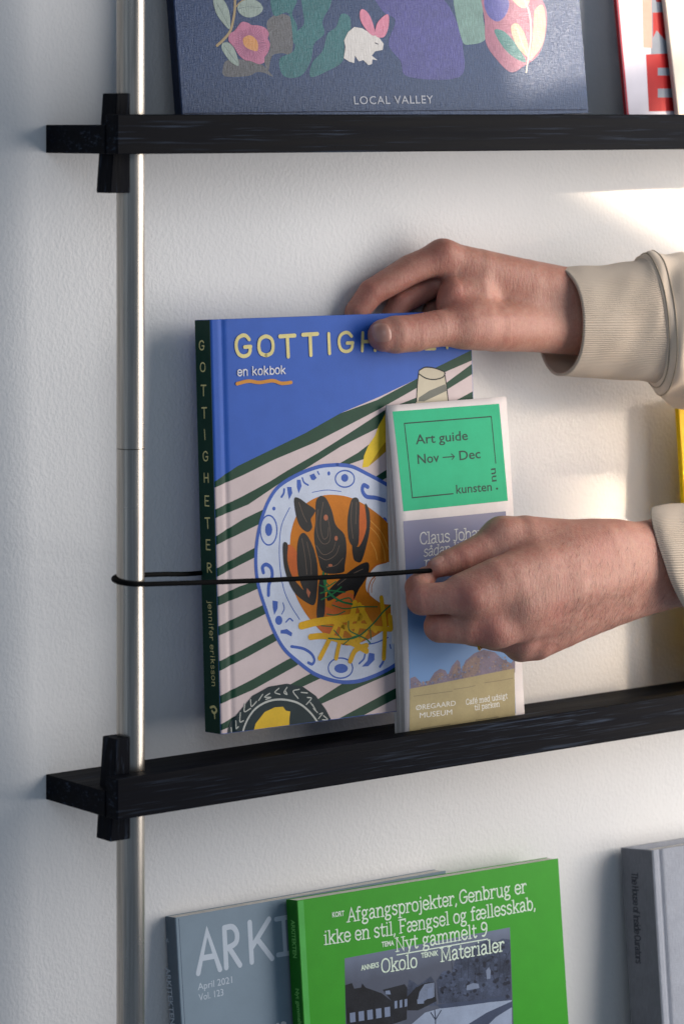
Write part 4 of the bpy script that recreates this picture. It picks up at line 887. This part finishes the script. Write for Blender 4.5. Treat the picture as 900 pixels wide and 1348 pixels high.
# ---- lower hand: back of the hand to the viewer, thumb and forefinger pinching the cord
HB = Hand(
 palm=[([(1010, 690, -92), (930, 706, -74), (850, 722, -58), (790, 728, -58), (730, 748, -60), (672, 768, -62), (622, 786, -60)], [23, 20.5, 18.2, 19, 17.5, 14, 10.5]),
       ([(1010, 745, -88), (930, 758, -68), (850, 768, -52), (790, 780, -52), (735, 800, -56), (690, 818, -58), (650, 829, -57)], [22, 19.5, 17.6, 17.5, 15.5, 12.8, 10.6]),
       ([(850, 770, -46), (790, 798, -46), (740, 825, -48), (705, 843, -46), (685, 848, -42)], [16.5, 16.0, 13.6, 12.6, 11.5]),
       ([(850, 745, -46), (760, 755, -46), (700, 790, -44), (660, 800, -42)], [17, 17, 16, 14]),
       ([(700, 752, -58), (650, 762, -58), (606, 772, -50)], [15, 12, 8]), ([(690, 800, -58), (616, 806, -50)], [13, 9.2]),
       ([(850, 746, -60), (750, 772, -66), (688, 794, -64)], [15, 13.5, 11]),
       ([(800, 722, -52), (735, 722, -44), (690, 712, -38), (660, 709, -34)], [17, 19.5, 16.5, 13.6])],
 fingers=[([(628, 784, -59), (592, 787, -50), (555, 789, -38), (549, 773, -26), (560, 760, -23)], [10.8, 10.0, 9.9, 7.9, 6.8]),
          ([(655, 829, -56), (614, 827, -48), (578, 825, -37), (578, 812, -20), (600, 800, -14)], [10.8, 10.0, 9.9, 8.2, 7]),
          ([(685, 840, -48), (650, 836, -38), (620, 831, -26), (625, 815, -12), (645, 800, -10)], [11, 9.8, 9.0, 8, 7]),
          ([(700, 842, -42), (672, 836, -28), (650, 828, -16), (655, 810, -8)], [10, 8.6, 8.0, 7]),
          ([(662, 710, -34), (634, 724, -33), (608, 735, -31), (590, 741, -29), (575, 747, -28)], [13.4, 10.6, 9.4, 8.2, 6.4])],
 creases=[([(606, 752, -60), (634, 735, -60), (668, 724, -58)], 1.1, 1.2), ([(556, 822, -46), (576, 820, -52), (598, 811, -60)], 1.0, .9),
          ([(600, 722, -40), (606, 733, -42)], .6, .35), ([(606, 720, -40), (612, 731, -42)], .6, .4), ([(613, 717, -40), (619, 729, -44)], .6, .35),
          ([(596, 775, -60), (597, 795, -61)], 1.0, .2), ([(604, 772, -62), (606, 797, -62)], 1.0, .2), ([(560, 776, -46), (572, 776, -50)], 1.2, .2)],
 bumps=[([(618, 786, -68), (680, 766, -74), (760, 745, -76)], 3.6, .45), ([(652, 829, -66), (715, 806, -72), (780, 782, -72)], 3.6, .45), ([(700, 846, -56), (760, 812, -64)], 3.4, .35), ([(616, 787, -68), (622, 786, -68)], 6, .8), ([(650, 830, -66), (656, 829, -66)], 5.5, .8), ([(838, 798, -56), (850, 794, -60)], 6, .5)],
 kp=12, kf=6, kff=.8)
handB = grid_mesh('hand', HB, .95, [(612, 790, -68, 9, .7), (645, 832, -66, 9, .75), (735, 800, -70, 6, .5), (550, 790, -45, 9, .5), (575, 830, -45, 8, .4), (620, 725, -40, 9, .45), (574, 765, -30, 6, .6), (690, 845, -55, 10, .4), (790, 720, -70, 8, .35)], SKIN, person, PROOT)
nail(HB, 'thumb_nail', (575, 738), (9, -4.2), (2.2, 4.2), -34, handB, .25)
# short fine hairs on the back of the lower hand and wrist
hv = np.array([v.co[:] for v in handB.data.vertices])/S+PROOT; hn = np.array([v.normal[:] for v in handB.data.vertices])
V = []; F = []
cand = [i for i in rng.permutation(len(hv)) if hn[i]@DV < -.05][:9000]
for i in cand:
    q = to_cam(hv[i]); px = 450+FPX*q[0]/q[2]; py = HY-FPX*q[1]/q[2]
    pr_ = max(0, min(1, (px-680)/120))*max(0.04, min(1, (py-715)/90))
    if px > 875 or rng.random() > pr_*.42: continue
    n = hn[i]; t = unit(-RV*.45+np.array([0, 0, -1.0])*rng.uniform(.5, 1.2)+RV*rng.normal(0, .3)); t = unit(t-n*(t@n)); b_ = np.cross(t, n); L = rng.uniform(3, 6.5); p0 = hv[i]-PROOT
    k = len(V); V += [p0-b_*.07, p0+b_*.07, p0+t*L*.55+n*.5+b_*.06, p0+t*L*.55+n*.5-b_*.06, p0+t*L+n*.45]; F += [(k, k+1, k+2, k+3), (k+3, k+2, k+4)]
hair = link_mesh('hair', V, F, m_plain('arm_hair', '3a281c', .6), handB); hair['kind'] = 'stuff'
# gold ring on the ring finger
rc = at_y(634, 835, -34); t_ = unit(at_y(650, 836, -38)-at_y(620, 831, -26)); a_ = unit(np.cross(t_, [0, 0, 1.0])); b_ = np.cross(t_, a_)
tube('ring', [rc-PROOT+9.9*(a_*math.cos(k)+b_*math.sin(k)) for k in np.linspace(0, 2*math.pi, 40)[:-1]], 1.0, m_plain('gold', 'd9a93a', .25, 1), handB, 10, True)

# ================================================================== sleeves
def sleeve(name, rings, mat, parent, nphi=160, sub=10, wrinkle=0, thick=1.6, seed=0):
    """rings: (px, py, y, half-height px, tilt px, half-depth mm, near-side shift px)"""
    R_ = catmull([list(r) for r in rings], False, sub); V = []; F = []; A = []
    rg = np.random.default_rng(seed); ph = rg.uniform(0, 6.28, 8)
    for j, (px, py, y, hh, tilt, hd, near) in enumerate(R_):
        c = at_y(px, py, y); mm = ((c-CAM)@DV)/FPX
        for i in range(nphi+1):
            q = 2*math.pi*i/nphi+math.pi*.0; cq, sq = math.cos(q), math.sin(q)
            sgx = abs(cq)**.92*(1 if cq > 0 else -1)
            p = c+np.array([0, 0, 1.0])*(hh*mm*sgx)+RV*(mm*(tilt*cq+near*max(0, sq)**1.0+(-near*.85)*max(0, -sq)))-DV*(hd*sq)
            if wrinkle:
                t = j/len(R_)
                f = wrinkle*(math.sin(3*q+9*t+ph[0])*.5+math.sin(5*q-14*t+ph[1])*.35+math.sin(2*q+22*t+ph[2])*.5+math.sin(9*q+31*t+ph[3])*.16)*min(1, .15+t*2.5)
                p = p+unit(p-c)*f
            V.append(p-PROOT); A.append(i/nphi)
    m = len(R_)
    for j in range(m-1):
        for i in range(nphi): a = j*(nphi+1)+i; F.append((a, a+1, a+nphi+2, a+nphi+1))
    o = link_mesh(name, V, F, mat, parent, True)
    at = o.data.attributes.new('around', 'FLOAT', 'POINT'); at.data.foreach_set('value', A)
    so = o.modifiers.new('cloth', 'SOLIDIFY'); so.thickness = thick*S; so.offset = -1; so.use_rim = True
    return o, V, nphi
RIB = m_fabric('ribbed_cuff', 165); FAB = m_fabric('sweatshirt_jersey', 0)
slA, VA, nA = sleeve('sleeve', [(850, 421, -6, 84, -8, 36, 19), (862, 425, -8, 93, -4, 40, 18), (885, 432, -11, 99, 2, 45, 16), (930, 437, -20, 101, 4, 48, 14), (1010, 432, -36, 108, 4, 52, 10), (1120, 420, -60, 120, 0, 56, 6), (1260, 410, -90, 125, 0, 58, 2)], FAB, person, wrinkle=3.0, sub=8, seed=3)
cfA, _, _ = sleeve('cuff', [(734, 424, 14, 71, 0, 27, 30), (760, 423.5, 10, 73, 1, 29, 29), (800, 423, 3, 75.5, 2, 31, 25), (835, 422, -4, 79, 0, 34, 21), (852, 421, -7, 83, -6, 35.5, 19), (858, 422, -8, 82, -4, 34.5, 18)], RIB, slA, sub=8, thick=2.0, wrinkle=.55, seed=11)
slB, VB, nB = sleeve('sleeve', [(1010, 735, -86, 88, -22, 42, -10), (1040, 732, -92, 98, -16, 48, -8), (1120, 725, -110, 108, -10, 52, -4), (1260, 715, -140, 115, 0, 55, 0)], FAB, person, wrinkle=1.5, sub=8, seed=5)
cfB, _, _ = sleeve('cuff', [(887, 741, -62, 73, -29, 34, -17), (900, 740.5, -65, 76, -29, 36, -17), (930, 739, -70, 77, -28, 37, -16), (975, 737, -79, 80, -25, 39, -13), (1012, 735, -86, 88, -22, 42, -10), (1018, 735, -87, 86, -22, 41, -10)], RIB, slB, sub=8, thick=2.0, wrinkle=.5, seed=12)
# twin stitched seam behind the cuff
def seam(V, n, rows, parent, off=.25):
    for r_ in rows:
        pts = [np.array(V[r_*(n+1)+i]) for i in range(0, n, 2)]; c = sum(pts)/len(pts)
        tube('seam', [p+unit(p-c)*off for p in pts], .45, THR, parent, 6, True)
THR = m_plain('stitch_thread', 'a89a86', .9, 0, .4, 2500)
seam(VA, nA, (3, 9), slA); seam(VB, nB, (3, 9), slB)

# ================================================================== elastic cord looped round the tube
CORD = m_plain('black_elastic', '050506', .8, 0, .3, 3000)
CORD.node_tree.nodes['Principled BSDF'].inputs['Specular IOR Level'].default_value = .12
zt = at_y(155, 769.5, -3)[2]
r0 = 8.75+1.75
pinch = at_y(569, 751, -29); spine_pt = at_y(268, 754, 33)
front = [at_y(577, 757, -30), pinch]
d = unit(np.array([pinch[0], pinch[1], 0])); fa = math.atan2(d[1], d[0])-math.pi/2
loop = []
for k in np.linspace(fa, -math.pi*1.5+math.radians(8), 26): loop.append(np.array([r0*math.cos(k), r0*math.sin(k), zt+(4.5*(fa-k)/4.2)]))
for u in np.linspace(0.12, .97, 22): front.append(pinch*(1-u)+loop[0]*u+np.array([0, 0, -1.2*math.sin(math.pi*u)]))
back = catmull([loop[-1], spine_pt*.5+loop[-1]*.5+np.array([0, 0, 0]), spine_pt, at_y(400, 738, 40), at_y(560, 725, 40), at_y(640, 738, 26), at_y(680, 752, 4), at_y(672, 772, -16)], False, 8)[1:]
cord = tube('elastic_cord', catmull(front, False, 2)+loop[1:]+back, 1.55, CORD, None, 12)
cord.location = (0, 0, EYE*S); cord['label'] = 'black elastic cord looped round the steel tube and pulled forward between thumb and finger'; cord['category'] = 'elastic cord'
#PART4
